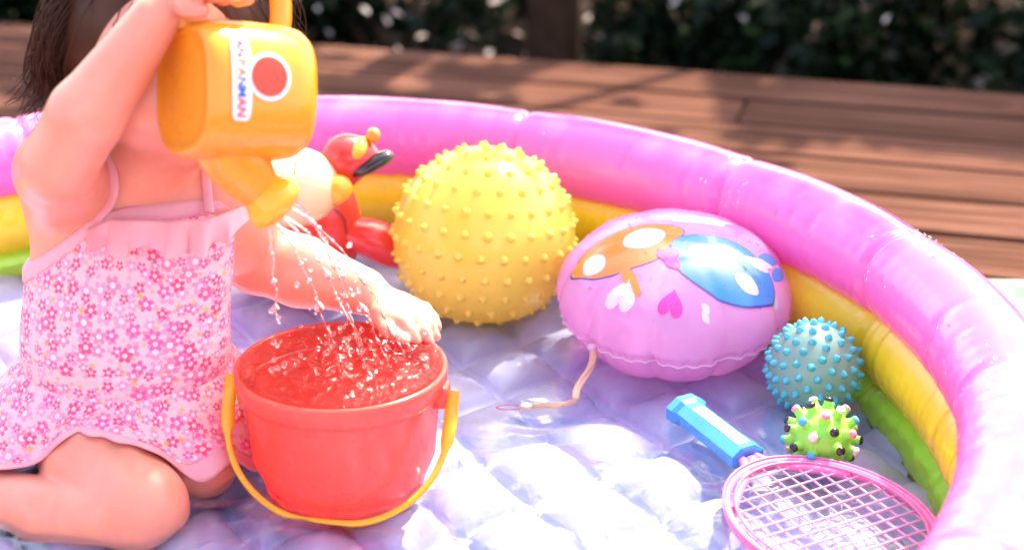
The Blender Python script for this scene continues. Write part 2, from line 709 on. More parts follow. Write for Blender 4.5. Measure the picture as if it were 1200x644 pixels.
def suit_mat():
    m, t, p, o = newmat('floral_swimsuit')
    uvn = N(t, 'ShaderNodeUVMap')
    base = (.90, .40, .46, 1)
    cur = mixc(t, noise_n(t, 30, 3), base, (.92, .50, .55, 1))

    def layer(cur, scale, r0, cA, cB, off, petals=5, eye=None, rnd=.75):
        ad = N(t, 'ShaderNodeVectorMath', operation='ADD')
        t.links.new(uvn.outputs[0], ad.inputs[0])
        ad.inputs[1].default_value = (off, off * 1.7, 0)
        v = N(t, 'ShaderNodeTexVoronoi', voronoi_dimensions='2D')
        v.inputs['Scale'].default_value = scale
        v.inputs['Randomness'].default_value = rnd
        t.links.new(ad.outputs[0], v.inputs['Vector'])
        sb = N(t, 'ShaderNodeVectorMath', operation='SUBTRACT')
        t.links.new(ad.outputs[0], sb.inputs[0])
        t.links.new(v.outputs['Position'], sb.inputs[1])
        sp = N(t, 'ShaderNodeSeparateXYZ')
        t.links.new(sb.outputs[0], sp.inputs[0])
        sc_ = N(t, 'ShaderNodeSeparateColor')
        t.links.new(v.outputs['Color'], sc_.inputs[0])
        ln = N(t, 'ShaderNodeVectorMath', operation='LENGTH')
        t.links.new(sb.outputs[0], ln.inputs[0])
        rr = ln.outputs['Value']
        an = math_n(t, 'ARCTAN2', sp.outputs[1], sp.outputs[0])
        an = math_n(t, 'ADD', an, math_n(t, 'MULTIPLY', sc_.outputs[1], 6.28))
        pt = math_n(t, 'ABSOLUTE', math_n(t, 'COSINE', math_n(t, 'MULTIPLY', an, petals / 2)))
        size = math_n(t, 'MULTIPLY', r0, math_n(t, 'ADD', .65, math_n(t, 'MULTIPLY', sc_.outputs[2], .6)))
        lim = math_n(t, 'MULTIPLY', size, math_n(t, 'ADD', .5, math_n(t, 'MULTIPLY', pt, .5)))
        msk = math_n(t, 'MULTIPLY', math_n(t, 'SUBTRACT', lim, rr), 900)
        msk = N_clamp(t, msk)
        cc = mixc(t, math_n(t, 'GREATER_THAN', sc_.outputs[0], .5), cA, cB)
        cur = mixc(t, msk, cur, cc)
        if eye:
            cur = mixc(t, math_n(t, 'LESS_THAN', rr, math_n(t, 'MULTIPLY', size, .3)), cur, eye)
        return cur
    cur = layer(cur, 85, .0034, (.72, .36, .12, 1), (.90, .30, .40, 1), .31, 4)
    cur = layer(cur, 66, .0078, (.86, .20, .34, 1), (.88, .28, .44, 1), .77, 5, (.93, .6, .66, 1))
    cur = layer(cur, 56, .0066, (.80, .06, .20, 1), (.84, .10, .32, 1), .13, 5, (.93, .5, .5, 1))
    t.links.new(cur, p.inputs['Base Color'])
    setp(p, Roughness=.6, Sheen_Weight=.1)
    wv = N(t, 'ShaderNodeTexNoise')
    wv.inputs['Scale'].default_value = 34
    mp = N(t, 'ShaderNodeMapping')
    mp.inputs['Scale'].default_value = (1, 1, 3)
    tc = N(t, 'ShaderNodeTexCoord')
    t.links.new(tc.outputs['Object'], mp.inputs[0])
    t.links.new(mp.outputs[0], wv.inputs['Vector'])
    bump(t, p, wv.outputs[0], .6, .007)
    return m


M_suit = suit_mat()
M_trim = plastic('pink_trim_cloth', (.91, .43, .49, 1), .65, .04, trans=.15, bmp=.3, bscale=300)
M_hair = plastic('dark_brown_hair', (.060, .022, .012, 1), .45, .35, bmp=0, spec=.15)

child = tag(empty('person', (-.36, 1.53, .055)), 'small child in pink floral swimsuit kneeling in the pool, pouring from a watering can', 'person')

Fd = Field((-.62, 1.30, .03), (-.03, 1.74, .60), .0026)


def limb(pts, rads, k=.010):
    for a, b, ra, rb in zip(pts[:-1], pts[1:], rads[:-1], rads[1:]):
        Fd.cap(a, b, ra, rb, k)


# torso
Fd.ell((-.362, 1.55, .118), (.097, .078, .070), k=.02)
Fd.ell((-.358, 1.535, .195), (.092, .072, .085), k=.04)
Fd.ell((-.349, 1.548, .280), (.090, .062, .078), k=.04)
Fd.cap((-.405, 1.550, .335), (-.275, 1.562, .332), .036, .034, .03)
Torso = Fd.D.copy()
# neck and head
Fd.cap((-.335, 1.555, .345), (-.312, 1.535, .41), .043, .040, .025)
HC = Vector((-.296, 1.535, .478))
Fd.ell(HC, (.078, .086, .086), k=.02)
face = Vector((.42, -.80, -.38)).normalized()
fr_ = face.cross(Vector((0, 0, 1))).normalized()       # towards the child's left
fu = fr_.cross(face).normalized()


def fp(a, b, c):
    """a: to the viewer's right over the face, b: up, c: out of the face"""
    return HC + fr_ * -a + fu * b + face * c


Fd.ell(fp(0, -.045, .038), (.056, .050, .046), k=.03)
Fd.ell(fp(.038, -.032, .046), (.026, .026, .026), k=.02)
Fd.ell(fp(-.038, -.032, .046), (.026, .026, .026), k=.02)
Fd.ell(fp(0, -.064, .066), (.015, .013, .012), k=.012)
Fd.ell(fp(0, -.018, .087), (.008, .009, .010), k=.008)
Fd.ell(fp(.026, -.001, .076), (.012, .007, .012), k=.006, sub=True)
Fd.ell(fp(-.026, -.001, .076), (.012, .007, .012), k=.006, sub=True)
Fd.ell(fp(0, -.042, .089), (.013, .0028, .008), k=.005, sub=True)
Fd.ell(fp(.070, -.006, -.005), (.008, .018, .014), k=.008)
Fd.ell(fp(-.070, -.006, -.005), (.008, .018, .014), k=.008)
Fd.ell((-.304, 1.478, .442), (.044, .042, .044), k=.010)
Fd.cap((-.352, 1.492, .385), (-.300, 1.468, .378), .006, .005, .014, sub=True)
# right arm (raised, forearm crossing up to the can's handle)
limb([(-.398, 1.548, .334), (-.385, 1.460, .385), (-.374, 1.425, .402)], [.040, .035, .031], .014)
limb([(-.374, 1.418, .404), (-.346, 1.416, .448), (-.285, 1.426, .527)], [.0315, .0310, .0200], .006)
Fd.cap((-.360, 1.440, .420), (-.352, 1.452, .408), .012, .010, .008, sub=True)
# right hand on the handle
Fd.ell((-.262, 1.432, .551), (.022, .014, .020), k=.012)
HB = Vector((-.236, 1.436, .556))
# left arm
limb([(-.277, 1.560, .330), (-.262, 1.590, .285), (-.243, 1.612, .247)], [.039, .036, .033], .016)
limb([(-.243, 1.612, .247), (-.200, 1.600, .237), (-.140, 1.578, .226)], [.034, .033, .0225], .010)
Fd.ell((-.116, 1.563, .2195), (.024, .021, .0125), Matrix.Rotation(R(-35), 4, 'Z') @ Matrix.Rotation(R(12), 4, 'Y'), k=.010)
# legs
limb([(-.402, 1.530, .100), (-.372, 1.460, .100), (-.327, 1.404, .092)], [.054, .049, .043], .02)
limb([(-.330, 1.396, .080), (-.410, 1.413, .076), (-.500, 1.462, .076)], [.037, .036, .027], .005)
limb([(-.500, 1.462, .076), (-.545, 1.500, .072), (-.572, 1.535, .068)], [.026, .021, .015], .010)
limb([(-.325, 1.545, .100), (-.292, 1.490, .086)], [.050, .040], .02)
limb([(-.292, 1.490, .084), (-.272, 1.575, .080)], [.036, .030], .006)
limb([(-.272, 1.575, .080), (-.266, 1.64, .072)], [.026, .017], .01)
# fingers: left hand, draped over the bucket's far rim
fx = Vector((.78, -.60, -.16)).normalized()
fs = Vector((.60, .78, 0)).normalized()
pb = Vector((-.104, 1.553, .2185))
for i, (ln, sp) in enumerate(((.036, -.0175), (.042, -.0058), (.040, .0058), (.032, .0168))):
    a = pb + fs * sp
    b = a + fx * (ln * .5) + Vector((0, 0, .001))
    c = b + (fx + Vector((0, 0, -.55))).normalized() * (ln * .35)
    d = c + (fx + Vector((0, 0, -1.2))).normalized() * (ln * .3)
    Fd.cap(a - fx * .012, b, .0068, .0062, .003)
    Fd.cap(b, c, .0066, .0058, .002)
    Fd.cap(c, d, .0060, .0050, .002)
ta = Vector((-.124, 1.546, .214))
Fd.cap(ta, ta + Vector((.010, -.022, -.004)), .0085, .007, .006)
Fd.cap(ta + Vector((.010, -.022, -.004)), ta + Vector((.026, -.034, -.010)), .007, .0055, .004)
# fingers: right hand round the handle (bar runs along ca)
ca = Vector((.82, .53, -.21)).normalized()
for i in range(4):
    q = HB + ca * (-.021 + i * .0135)
    pts = [q + Vector((-.016, .006, .004)), q + Vector((-.004, -.006, .014)), q + Vector((.010, -.018, .006)), q + Vector((.008, -.020, -.009)), q + Vector((-.001, -.012, -.014))]
    limb(pts, [.0075, .0072, .0068, .0062, .0055], .003)
limb([(-.268, 1.428, .545), (-.258, 1.412, .538), (-.246, 1.408, .536)], [.0095, .008, .0065], .004)

V, F = Fd.polygons()
relax(mesh('body', V, F, M_skin, child), 2, .5)

# swimsuit: a thin shell over the torso
X, Y, Z = Fd.coords((0, 0, 0), Fd.n)
front = np.clip((1.56 - Y) / .05, 0, 1)
ztop = np.interp(X, [-.46, -.445, -.365, -.335, -.24], [.262, .268, .332, .338, .338])
wr = .0012 * np.sin(Z * 150 + 3 * np.sin(X * 40)) * np.clip((.19 - Z) / .05, 0, 1)
Ds = np.maximum(np.maximum(np.maximum(Torso - .0045 + wr, -(Torso + .006)), Z - ztop), .098 - Z)
V, F = Fd.polygons(Ds)
tc_ = np.array((-.357, 1.545))
ang = np.arctan2(V[:, 0] - tc_[0], -(V[:, 1] - tc_[1]))
uv = np.stack([ang * .085 + 2, V[:, 2] + 2], -1)
suit = relax(mesh('swimsuit', V, F, M_suit, child, uv=uv), 2, .4)
Dt = np.maximum(np.maximum(np.maximum(Torso - .0062, -(Torso + .004)), Z - ztop - .001), ztop - .013 - Z)
V, F = Fd.polygons(Dt.astype(np.float32))
relax(mesh('neckline_trim', V, F, M_trim, suit), 2, .4)

TF = Field((-.62, 1.30, .03), (-.03, 1.74, .60), .0026)
TF.D = np.minimum(Torso, Fd.D)


def sheet(name, P, n, m, mat, parent, uv=None, push=.004, thick=.0012, wrap=False):
    P = TF.push(np.array(P), push)
    if uv is not None:
        uv = np.stack([P[:, 0] + 5, P[:, 2] * .75 + P[:, 1] * .66 + 5], -1)
    o = mesh(name, P, grid_faces(n, m, wrap, False), mat, parent, uv=uv)
    md = o.modifiers.new('thickness', 'SOLIDIFY')
    md.thickness = thick
    return o


# straps
for pts in ([(-.363, 1.495, .325), (-.368, 1.505, .348), (-.366, 1.53, .372), (-.358, 1.56, .381), (-.352, 1.60, .36)],
            [(-.268, 1.508, .33), (-.272, 1.525, .352), (-.282, 1.555, .372), (-.29, 1.60, .36)]):
    C_ = catmull(pts, 8)
    C_ = [Vector(q) for q in TF.push(np.array([tuple(q) for q in C_]), .002)]
    tube('strap', C_, .0045, M_trim, suit, k=8, flat=(.3, 1), ref=(0, -.7, .7))
# ruffle under the neckline
nu, nv = 150, 10
P = []
for i in range(nu):
    s_ = i / (nu - 1)
    x = -.372 + .137 * s_
    y = 1.492 - .010 * math.sin(math.pi * s_) + .03 * max(0, s_ - .8) / .2
    for j in range(nv):
        q = j / (nv - 1)
        wv = math.sin(s_ * 2 * math.pi * 4.4 + 1.4 * math.sin(s_ * 8)) * q
        z = .334 - .025 * q * (1 + .14 * wv) * min(1, .35 + s_ * 5, .45 + (1 - s_) * 4) - .012 * max(0, .18 - s_) / .18
        P.append((x + .003 * math.cos(s_ * 50) * q, y - .004 - .014 * q - .009 * wv, z))
sheet('ruffle', P, nu, nv, M_trim, suit, push=.005)
# skirt: a sheet draped from the waist over the thighs
LG = Field((-.62, 1.30, .03), (-.03, 1.74, .20), .0026)
for a_, b_, ra0, rb0 in (((-.402, 1.530, .100), (-.372, 1.460, .100), .054, .049), ((-.372, 1.460, .100), (-.327, 1.404, .092), .049, .043),
                         ((-.325, 1.545, .100), (-.285, 1.475, .084), .050, .043), ((-.330, 1.396, .080), (-.410, 1.413, .076), .037, .036),
                         ((-.410, 1.413, .076), (-.500, 1.462, .076), .036, .027), ((-.362, 1.55, .10), (-.362, 1.56, .10), .085, .085)):
    LG.cap(a_, b_, ra0, rb0, .02)
inside = LG.D < 0
zi = np.arange(LG.n[2])
topz = np.where(inside.any(2), LG.lo[2] + np.where(inside, zi, 0).max(2) * LG.vox, .072)
for _ in range(4):
    topz[1:-1, 1:-1] = (topz[1:-1, 1:-1] * 2 + topz[:-2, 1:-1] + topz[2:, 1:-1] + topz[1:-1, :-2] + topz[1:-1, 2:]) / 6


def drape(x, y):
    i_ = min(max(int((x - LG.lo[0]) / LG.vox), 0), LG.n[0] - 1)
    j_ = min(max(int((y - LG.lo[1]) / LG.vox), 0), LG.n[1] - 1)
    return max(topz[i_, j_], .078)


nu, nv = 220, 30
SK = np.zeros((nu, nv, 3))
for i in range(nu):
    a = 2 * math.pi * i / nu
    c_, s_ = math.cos(a), math.sin(a)
    r0 = 1 / math.hypot(c_ / .096, s_ / .078)
    rh = np.interp(math.degrees(a), [0, 90, 180, 205, 224, 240, 256, 275, 298, 330, 360], [.142, .130, .165, .170, .156, .128, .112, .122, .136, .142, .142])
    for j in range(nv):
        q = j / (nv - 1)
        wv = math.sin(a * 21 + 2.2 * math.sin(a * 4)) * q ** 2
        r_ = r0 + (max(rh, r0 + .03) - r0) * q + .003 * wv
        x, y = -.360 + r_ * c_, 1.546 + r_ * s_
        SK[i, j] = (x, y, max(drape(x, y) + .006, .176 - .10 * q ** 1.3) + .0035 * wv + .001 * math.sin(a * 60) * q)
for _ in range(8):
    z_ = SK[..., 2]
    z2 = z_.copy()
    z2[:, 1:-1] = (z_[:, 1:-1] * 2 + z_[:, :-2] + z_[:, 2:] + np.roll(z_, 1, 0)[:, 1:-1] + np.roll(z_, -1, 0)[:, 1:-1]) / 6
    z2[:, -1] = (z_[:, -1] * 2 + np.roll(z_, 1, 0)[:, -1] + np.roll(z_, -1, 0)[:, -1]) / 4
    SK[..., 2] = z2
ln_ = np.cumsum(np.concatenate([np.zeros((nu, 1)), np.linalg.norm(np.diff(SK, axis=1), axis=2)], 1), 1)
uv = np.stack([np.repeat((np.arange(nu) * 2 * math.pi / nu * .115)[:, None], nv, 1) + 5, 5 - ln_], -1)
cutj = nv - 6
for nm, a0, a1, mt_ in (('skirt', 0, cutj + 1, M_suit), ('skirt_hem', cutj, nv, M_trim)):
    P_ = SK[:, a0:a1].reshape(-1, 3)
    o = mesh(nm, P_, grid_faces(nu, a1 - a0, True, False), mt_, suit, uv=uv[:, a0:a1].reshape(-1, 2))
    md = o.modifiers.new('thickness', 'SOLIDIFY')
    md.thickness = .0016

# hair
Hf = Field((-.48, 1.36, .30), (-.12, 1.72, .64), .004)
Hf.ell(HC + Vector((-.004, .012, .010)), (.088, .090, .088), k=.02)
Hf.ell((-.374, 1.570, .475), (.042, .060, .080), k=.03)
Hf.ell((-.232, 1.575, .47), (.036, .048, .075), k=.03)
Hf.ell((-.31, 1.605, .43), (.075, .035, .08), k=.03)
Hf.ell(fp(0, -.018, .075), (.062, .066, .060), k=.012, sub=True)
V, F = Hf.polygons()
hair = relax(mesh('hair', V, F, M_hair, child), 3, .5)
HV, HF = [], []
for k in range(2600):
    a = RNG.uniform(0, 2 * math.pi)
    u = Vector((math.cos(a), math.sin(a), 0))
    fd = u.dot(Vector((face.x, face.y, 0)).normalized())
    if fd > .1 and RNG.random() < .96:
        continue
    r0 = RNG.uniform(.3, .95)
    pts = []
    x0 = HC + Vector((u.x * .08 * r0, u.y * .085 * r0 + .012, .012 + .088 * math.sqrt(1 - r0 * r0 * .95)))
    fl = RNG.uniform(.092, .112)
    x1 = HC + Vector((u.x * fl, u.y * fl * .95 + .012, RNG.uniform(.0, .04)))
    x2 = HC + Vector((u.x * fl * RNG.uniform(.95, 1.25), u.y * fl + .02, RNG.uniform(-.045, -.02)))
    if u.x > .2:
        x2 = HC + Vector((u.x * fl, u.y * fl + .02, RNG.uniform(-.02, .0)))
    x3 = x2 + Vector((u.x * RNG.uniform(-.03, .03), RNG.uniform(-.02, .03), RNG.uniform(-.035, -.01) * (.6 if u.x > .2 else 1)))
    P = catmull([x0, x1, x2, x3], 5)
    rd = RNG.uniform(.0005, .0011)
    v, f_ = tube_data(P, [rd * (1 - .75 * i / (len(P) - 1)) for i in range(len(P))], 4)
    o0 = len(HV)
    HV += v; HF += [tuple(i + o0 for i in q) for q in f_]
# loose flyaway strands in front of the ears
for k in range(4):
    s_ = 1
    a0 = fp(.07 * s_, .05, .03) + Vector(RNG.normal(0, .006, 3))
    a1 = fp(.088 * s_, .0, .045) + Vector(RNG.normal(0, .008, 3))
    a2 = fp(.092 * s_, -.05, .045) + Vector(RNG.normal(0, .012, 3))
    a3 = a2 + Vector((.03 * -s_ * RNG.uniform(0, 1), -.02 * RNG.random(), -.05 * RNG.random()))
    P = catmull([a0, a1, a2, a3], 5)
    v, f_ = tube_data(P, .0005, 4)
    o0 = len(HV)
    HV += v; HF += [tuple(i + o0 for i in q) for q in f_]
hs_ = mesh('hair_strands', HV, HF, M_hair, hair)
hs_['kind'] = 'stuff'
M_eye = plastic('eye_dark', (.02, .01, .008, 1), .1, 0, bmp=0)
for s_ in (-1, 1):
    bm = bmesh.new()
    bmesh.ops.create_uvsphere(bm, u_segments=20, v_segments=12, radius=.0095, matrix=Matrix.Translation(fp(.026 * s_, -.001, .0665)))
    bm_obj('eye', bm, M_eye, child, True)
    tube('eyebrow', [fp(.016 * s_, .019, .081), fp(.027 * s_, .022, .078), fp(.038 * s_, .018, .071)], .0014, M_hair, child, k=6)

# ------------------------------------------------------------------ watering can
M_can = plastic('orange_plastic', (.94, .36, .03, 1), .3, .03, trans=.18, bmp=.03, coat=.3)
M_canrose = plastic('amber_plastic', (.94, .52, .04, 1), .28, .03, trans=.25, bmp=.03, coat=.3)
can = tag(empty('watering_can', (-.262, 1.405, .470)), 'orange plastic watering can tipped over the red bucket', 'watering can')
az = ca
axx = Vector((0, -.375, -.927)); axx = (axx - az * axx.dot(az)).normalized()      # spout side, down in the picture
ayy = az.cross(axx).normalized()                                            # away from the sticker side
CB = Vector((-.227, 1.43, .463)) - az * .047


def cp(x, y, z):
    return CB + axx * x + ayy * y + az * z


def super_ring(hx, hy, n=64, e=2.9):
    o = []
    for i in range(n):
        a = 2 * math.pi * i / n
        c_, s_ = math.cos(a), math.sin(a)
        o.append((hx * math.copysign(abs(c_) ** (2 / e), c_), hy * math.copysign(abs(s_) ** (2 / e), s_)))
    return o


V = []
hb = .0565
prof = [(0, .003), (.3, .003), (.6, .0028), (.78, .0025), (.80, .0015), (.82, 0), (.90, .0022), (.955, .007), (.985, .014), (1, .024), (1.0, .05), (.985, .078), (.95, .09), (.87, .097), (.74, .0995), (.72, .096), (.72, .06), (.9, .02), (.3, .008), (0, .008)]
nn = 72
for s_, z in prof:
    for x, y in super_ring(hb * s_, hb * s_, nn):
        V.append(cp(x, y, z))
mesh('can_body', V, grid_faces(len(prof), nn, False, True), M_can, can)
SP = [cp(.026, 0, .036), cp(.048, 0, .045), cp(.062, -.002, .053), cp(.074, -.003, .063), cp(.083, -.004, .072)]
C_ = catmull(SP, 7)
tube('spout', C_, [.0340 - .0175 * (i / (len(C_) - 1)) for i in range(len(C_))], M_can, can, k=24)
rc = SP[-1]
rd_ = (SP[-1] - SP[-2]).normalized()
rd_ = (rd_ * .8 + Vector((.80, -.30, -.45)) * .45).normalized()
mt = Matrix.Translation(rc) @ rd_.to_track_quat('Z', 'X').to_matrix().to_4x4()
V, F = lathe([(0, -.008), (.016, -.008), (.0195, -.002), (.024, .006), (.0258, .012), (.0252, .015), (.021, .019), (.013, .0225), (.005, .024), (0, .0243)], 36, mt)
rose = mesh('sprinkler_head', V, F, M_canrose, can)
M_hole = plastic('hole_dark', (.25, .07, .01, 1), .6, 0, bmp=0)
HOLES = []
for k in range(13):
    rr_ = 0 if k == 0 else (.007 if k < 5 else .0135)
    a = k * (math.pi / 2 if k < 5 else math.pi / 4)
    zz = .0245 - (rr_ / .021) ** 2 * .007
    q = mt @ Vector((rr_ * math.cos(a), rr_ * math.sin(a), zz))
    HOLES.append(q)
    V, F = lathe([(0, .0004), (.001, .0004), (.0013, -.0004)], 10, Matrix.Translation(q) @ rd_.to_track_quat('Z', 'X').to_matrix().to_4x4())
    mesh('hole', V, F, M_hole, rose, False)
hp = [cp(-.048, 0, .006), cp(-.066, 0, .006), cp(-.088, 0, .012), cp(-.098, 0, .034), cp(-.098, 0, .066), cp(-.088, 0, .086), cp(-.066, 0, .090), cp(-.044, 0, .086)]
tube('handle', catmull(hp, 8), .0088, M_can, can, k=16, flat=(.75, 1.1), ref=ayy)

# sticker on the side that faces the camera (-ayy)
M_white = plastic('white_sticker', (.82, .74, .72, 1), .35, .02, bmp=0)
M_redp = plastic('red_print', (.70, .04, .015, 1), .35, .03, bmp=0)
M_bluep = plastic('blue_print', (.02, .06, .5, 1), .35, .03, bmp=0)
M_orp = plastic('orange_print', (.75, .14, .01, 1), .35, .03, bmp=0)
M_pinkp = plastic('magenta_print', (.62, .02, .08, 1), .35, .03, bmp=0)


def can_side(u, v, off):
    """u along the can's up axis, v along its right (down in the picture)"""
    x = v
    e = 2.9
    y = -hb * max(0, 1 - (abs(x) / hb) ** e) ** (1 / e)
    s_ = 1.0 if u < .05 else 1 - .5 * ((u - .05) / .045) ** 2 * .15
    return cp(x * s_, y * s_ - off, u)


def outline(pts, rings=5):
    """star shaped polygon -> rings of (u, v)"""
    cx = sum(p_[0] for p_ in pts) / len(pts); cy = sum(p_[1] for p_ in pts) / len(pts)
    out = [(cx, cy)]
    for r_ in range(1, rings + 1):
        for x, y in pts:
            out.append((cx + (x - cx) * r_ / rings, cy + (y - cy) * r_ / rings))
    n = len(pts)
    F = [(0, 1 + i, 1 + (i + 1) % n) for i in range(n)]
    for r_ in range(rings - 1):
        for i in range(n):
            a = 1 + r_ * n
            F.append((a + i, a + n + i, a + n + (i + 1) % n, a + (i + 1) % n))
    return out, F


def circle(cx, cy, rx, ry=None, n=40, rot=0):
    ry = ry or rx
    o = []
    for i in range(n):
        a = 2 * math.pi * i / n
        x, y = rx * math.cos(a), ry * math.sin(a)
        o.append((cx + x * math.cos(rot) - y * math.sin(rot), cy + x * math.sin(rot) + y * math.cos(rot)))
    return o


def rrect(cx, cy, hx, hy, n=48, e=6):
    return [(cx + x, cy + y) for x, y in super_ring(hx, hy, n, e)]


def print_patch(name, pts, fn, off, mat, parent, rings=5):
    uvp, F = outline(pts, rings)
    V = [fn(u, v, off) for u, v in uvp]
    return mesh(name, V, F, mat, parent)


VO = -.006
stk = print_patch('sticker', rrect(.026, VO, .0085, .034), can_side, .0008, M_white, can)
print_patch('sticker_disc', circle(.050, VO - .002, .0195), can_side, .0007, M_white, stk)
print_patch('red_disc', circle(.050, VO - .002, .0160), can_side, .0013, M_redp, stk)


def glyph(ch, size, fn, off, mat, parent):
    cu = bpy.data.curves.new('lettering', 'FONT')
    cu.body = ch
    cu.size = size
    cu.offset = .0002
    cu.align_x = 'CENTER'
    cu.resolution_u = 3
    tmp = bpy.data.objects.new('lettering', cu)
    COL.objects.link(tmp)
    dg = bpy.context.evaluated_depsgraph_get()
    me = bpy.data.meshes.new_from_object(tmp.evaluated_get(dg))
    bpy.data.objects.remove(tmp)
    bpy.data.curves.remove(cu)
    for v in me.vertices:
        v.co = fn(v.co.x, v.co.y, off)
    me.materials.clear()
    return link('lettering', me, mat, parent)


cols = [M_pinkp, M_pinkp, M_orp, M_orp, M_bluep, M_bluep, M_pinkp, M_pinkp]
for i, ch in enumerate('ANPANMAN'):
    v0 = VO - .0275 + i * .00785
    glyph(ch, .0108, lambda x, y, off, v0=v0: can_side(.022 + y, v0 + x, off), .0014, cols[i], stk)

# ------------------------------------------------------------------ bucket
M_bucket = plastic('red_plastic', (.92, .17, .13, 1), .26, .03, trans=.5, bmp=.03, coat=.35)
M_bail = plastic('yellow_plastic', (.93, .50, .03, 1), .28, .03, trans=.2, bmp=.02, coat=.3)
BC = Vector((-.153, 1.474, .064))
bucket = tag(empty('bucket', BC), 'round red plastic bucket brimming with water, yellow handle hanging down', 'bucket')
BH = .134
bt = Matrix.Translation(BC)
V, F = lathe([(0, .004), (.060, .004), (.066, 0), (.069, .001), (.0705, .006), (.086, BH - .022), (.0865, BH - .020), (.0925, BH - .020), (.0945, BH - .017), (.0955, BH - .004), (.0955, BH - .001), (.0935, BH + .0015), (.0905, BH), (.0895, BH - .004), (.0835, .05), (.068, .012), (.062, .009), (0, .009)], 96, bt)
mesh('bucket_shell', V, F, M_bucket, bucket)
# raised plain ring on the front
V = []
nn = 64
er = .022
for i in range(nn):
    a = 2 * math.pi * i / nn
    for k in range(6):
        b = 2 * math.pi * k / 6
        rr_ = er + .0014 * math.cos(b)
        u, zz = rr_ * math.cos(a), .050 + rr_ * .8 * math.sin(a)
        rad = .0705 + (zz - .006) * (.0155 / .11) + .0003 + .0014 * math.sin(b)
        th = R(-102) + u / rad
        V.append(BC + Vector((rad * math.cos(th), rad * math.sin(th), zz)))
mesh('embossed_ring', V, grid_faces(nn, 6, True, True), M_bucket, bucket)
ha = Vector((.985, -.17, 0)).normalized()
LUG = []
for s_ in (-1, 1):
    lp = BC + ha * (s_ * .0965) + Vector((0, 0, BH - .022))
    LUG.append(lp)
    bm = bmesh.new()
    box_bm(bm, (.016, .02, .022), Matrix.Translation(lp - ha * s_ * .006) @ Matrix.Rotation(math.atan2(ha.y, ha.x), 4, 'Z'), .004, 3)
    bm_obj('lug', bm, M_bucket, bucket, True)
mid = (LUG[0] + LUG[1]) / 2
hd = Vector((-.010, -.078, -.098))
pts = []
for i in range(41):
    a = math.pi * i / 40
    c_, s_ = math.cos(a), math.sin(a)
    e = 2 / 3.6
    pts.append(mid - ha * (.1025 - .034 * abs(s_) ** 2) * math.copysign(abs(c_) ** e, c_) + hd * (abs(s_) ** e) + Vector((0, 0, .004)))
tube('handle', pts, [.0031 if 2 < i < 38 else .0062 for i in range(41)], M_bail, bucket, k=12, flat=(.65, 1))

# water in the bucket
M_bwater = water_mat('bucket_water', (1, .95, .94, 1), 130, .55, .005, .09, 320, 1.33)
V = []
nr, na = 46, 120
for i in range(nr):
    r_ = .0905 * i / (nr - 1)
    for j in range(na):
        a = 2 * math.pi * j / na
        x, y = r_ * math.cos(a), r_ * math.sin(a)
        e = 1 - (i / (nr - 1)) ** 6
        q = Vector((x * 45, y * 45, 1))
        hh = .0050 * noise.noise(q) + .0040 * noise.noise(q * 2.1) + .0014 * noise.noise(q * 4.3)
        hot = math.exp(-((x - .028) ** 2 + (y - .03) ** 2) / .0022)
        V.append(BC + Vector((x, y, BH + .0015 + hh * e * (.6 + 1.3 * hot))))
bw = mesh('bucket_water', V, grid_faces(nr, na, False, True), M_bwater)
tag(bw, 'churning water filling the red bucket to the brim', 'water')

# falling water
M_drop, t, p, o_ = newmat('water_drop')
setp(p, Base_Color=(1, .97, .96, 1), Roughness=.02, Transmission_Weight=1, IOR=1.33)
TGT = [(-.150, 1.455), (-.128, 1.468), (-.110, 1.480), (-.096, 1.494), (-.135, 1.500)]
LAB = ['thin water stream nearest the spout, second from the left', 'water stream falling into the middle of the bucket', 'water stream arcing farthest right into the bucket',
       'beaded water stream landing near the hand', 'water stream behind the others from the sprinkler head']
wz = BC.z + BH


def stream(a, b, lift, label, seed):
    rs = random.Random(seed)
    P, rad = [], []
    n = 170
    for i in range(n):
        t_ = i / (n - 1)
        q = a.lerp(b, t_)
        h = a.z - b.z
        z = a.z - h * (lift * t_ + (1 - lift) * t_ * t_)
        wob = .0016 * t_
        P.append(Vector((q.x + wob * math.sin(t_ * 23 + seed), q.y + wob * math.cos(t_ * 19 + seed), z)))
        bead = .5 + .5 * math.sin(t_ * 2 * math.pi * 12 + seed + 5 * noise.noise(Vector((t_ * 9, seed, 0))) * 3)
        bead *= max(.15, .6 + .9 * noise.noise(Vector((t_ * 14, seed, 7))))
        am = min(1, t_ * 1.8)
        rad.append(.0011 * (1 - am) + am * (.0003 + .0030 * bead ** 1.6))
    o = tube('water_stream', P, rad, M_drop, None, k=8)
    tag(o, label, 'water stream', 'streams falling from the watering can')
    return P


ends = []
hs2 = [HOLES[i] for i in (5, 1, 6, 7, 12)]
hs2.sort(key=lambda q: q.x)
for k, (h_, tg) in enumerate(zip(hs2, TGT)):
    ends.append(stream(h_, Vector((tg[0], tg[1], wz - .004)), .42, LAB[k], k + 1))
lo = min(HOLES, key=lambda q: q.z)
P = stream(lo + Vector((-.004, 0, -.001)), Vector((lo.x - .002, lo.y + .012, .262)), .5, 'short dribble dropping straight down from the sprinkler head', 9)


def drops(name, pts, label, cat):
    bm = bmesh.new()
    for q, r_ in pts:
        bmesh.ops.create_icosphere(bm, subdivisions=2, radius=r_, matrix=Matrix.Translation(q) @ Matrix.Diagonal((1, 1, random.uniform(.85, 1.5), 1)))
    o = bm_obj(name, bm, M_drop, None, True)
    return tag(o, label, cat, kind='stuff')


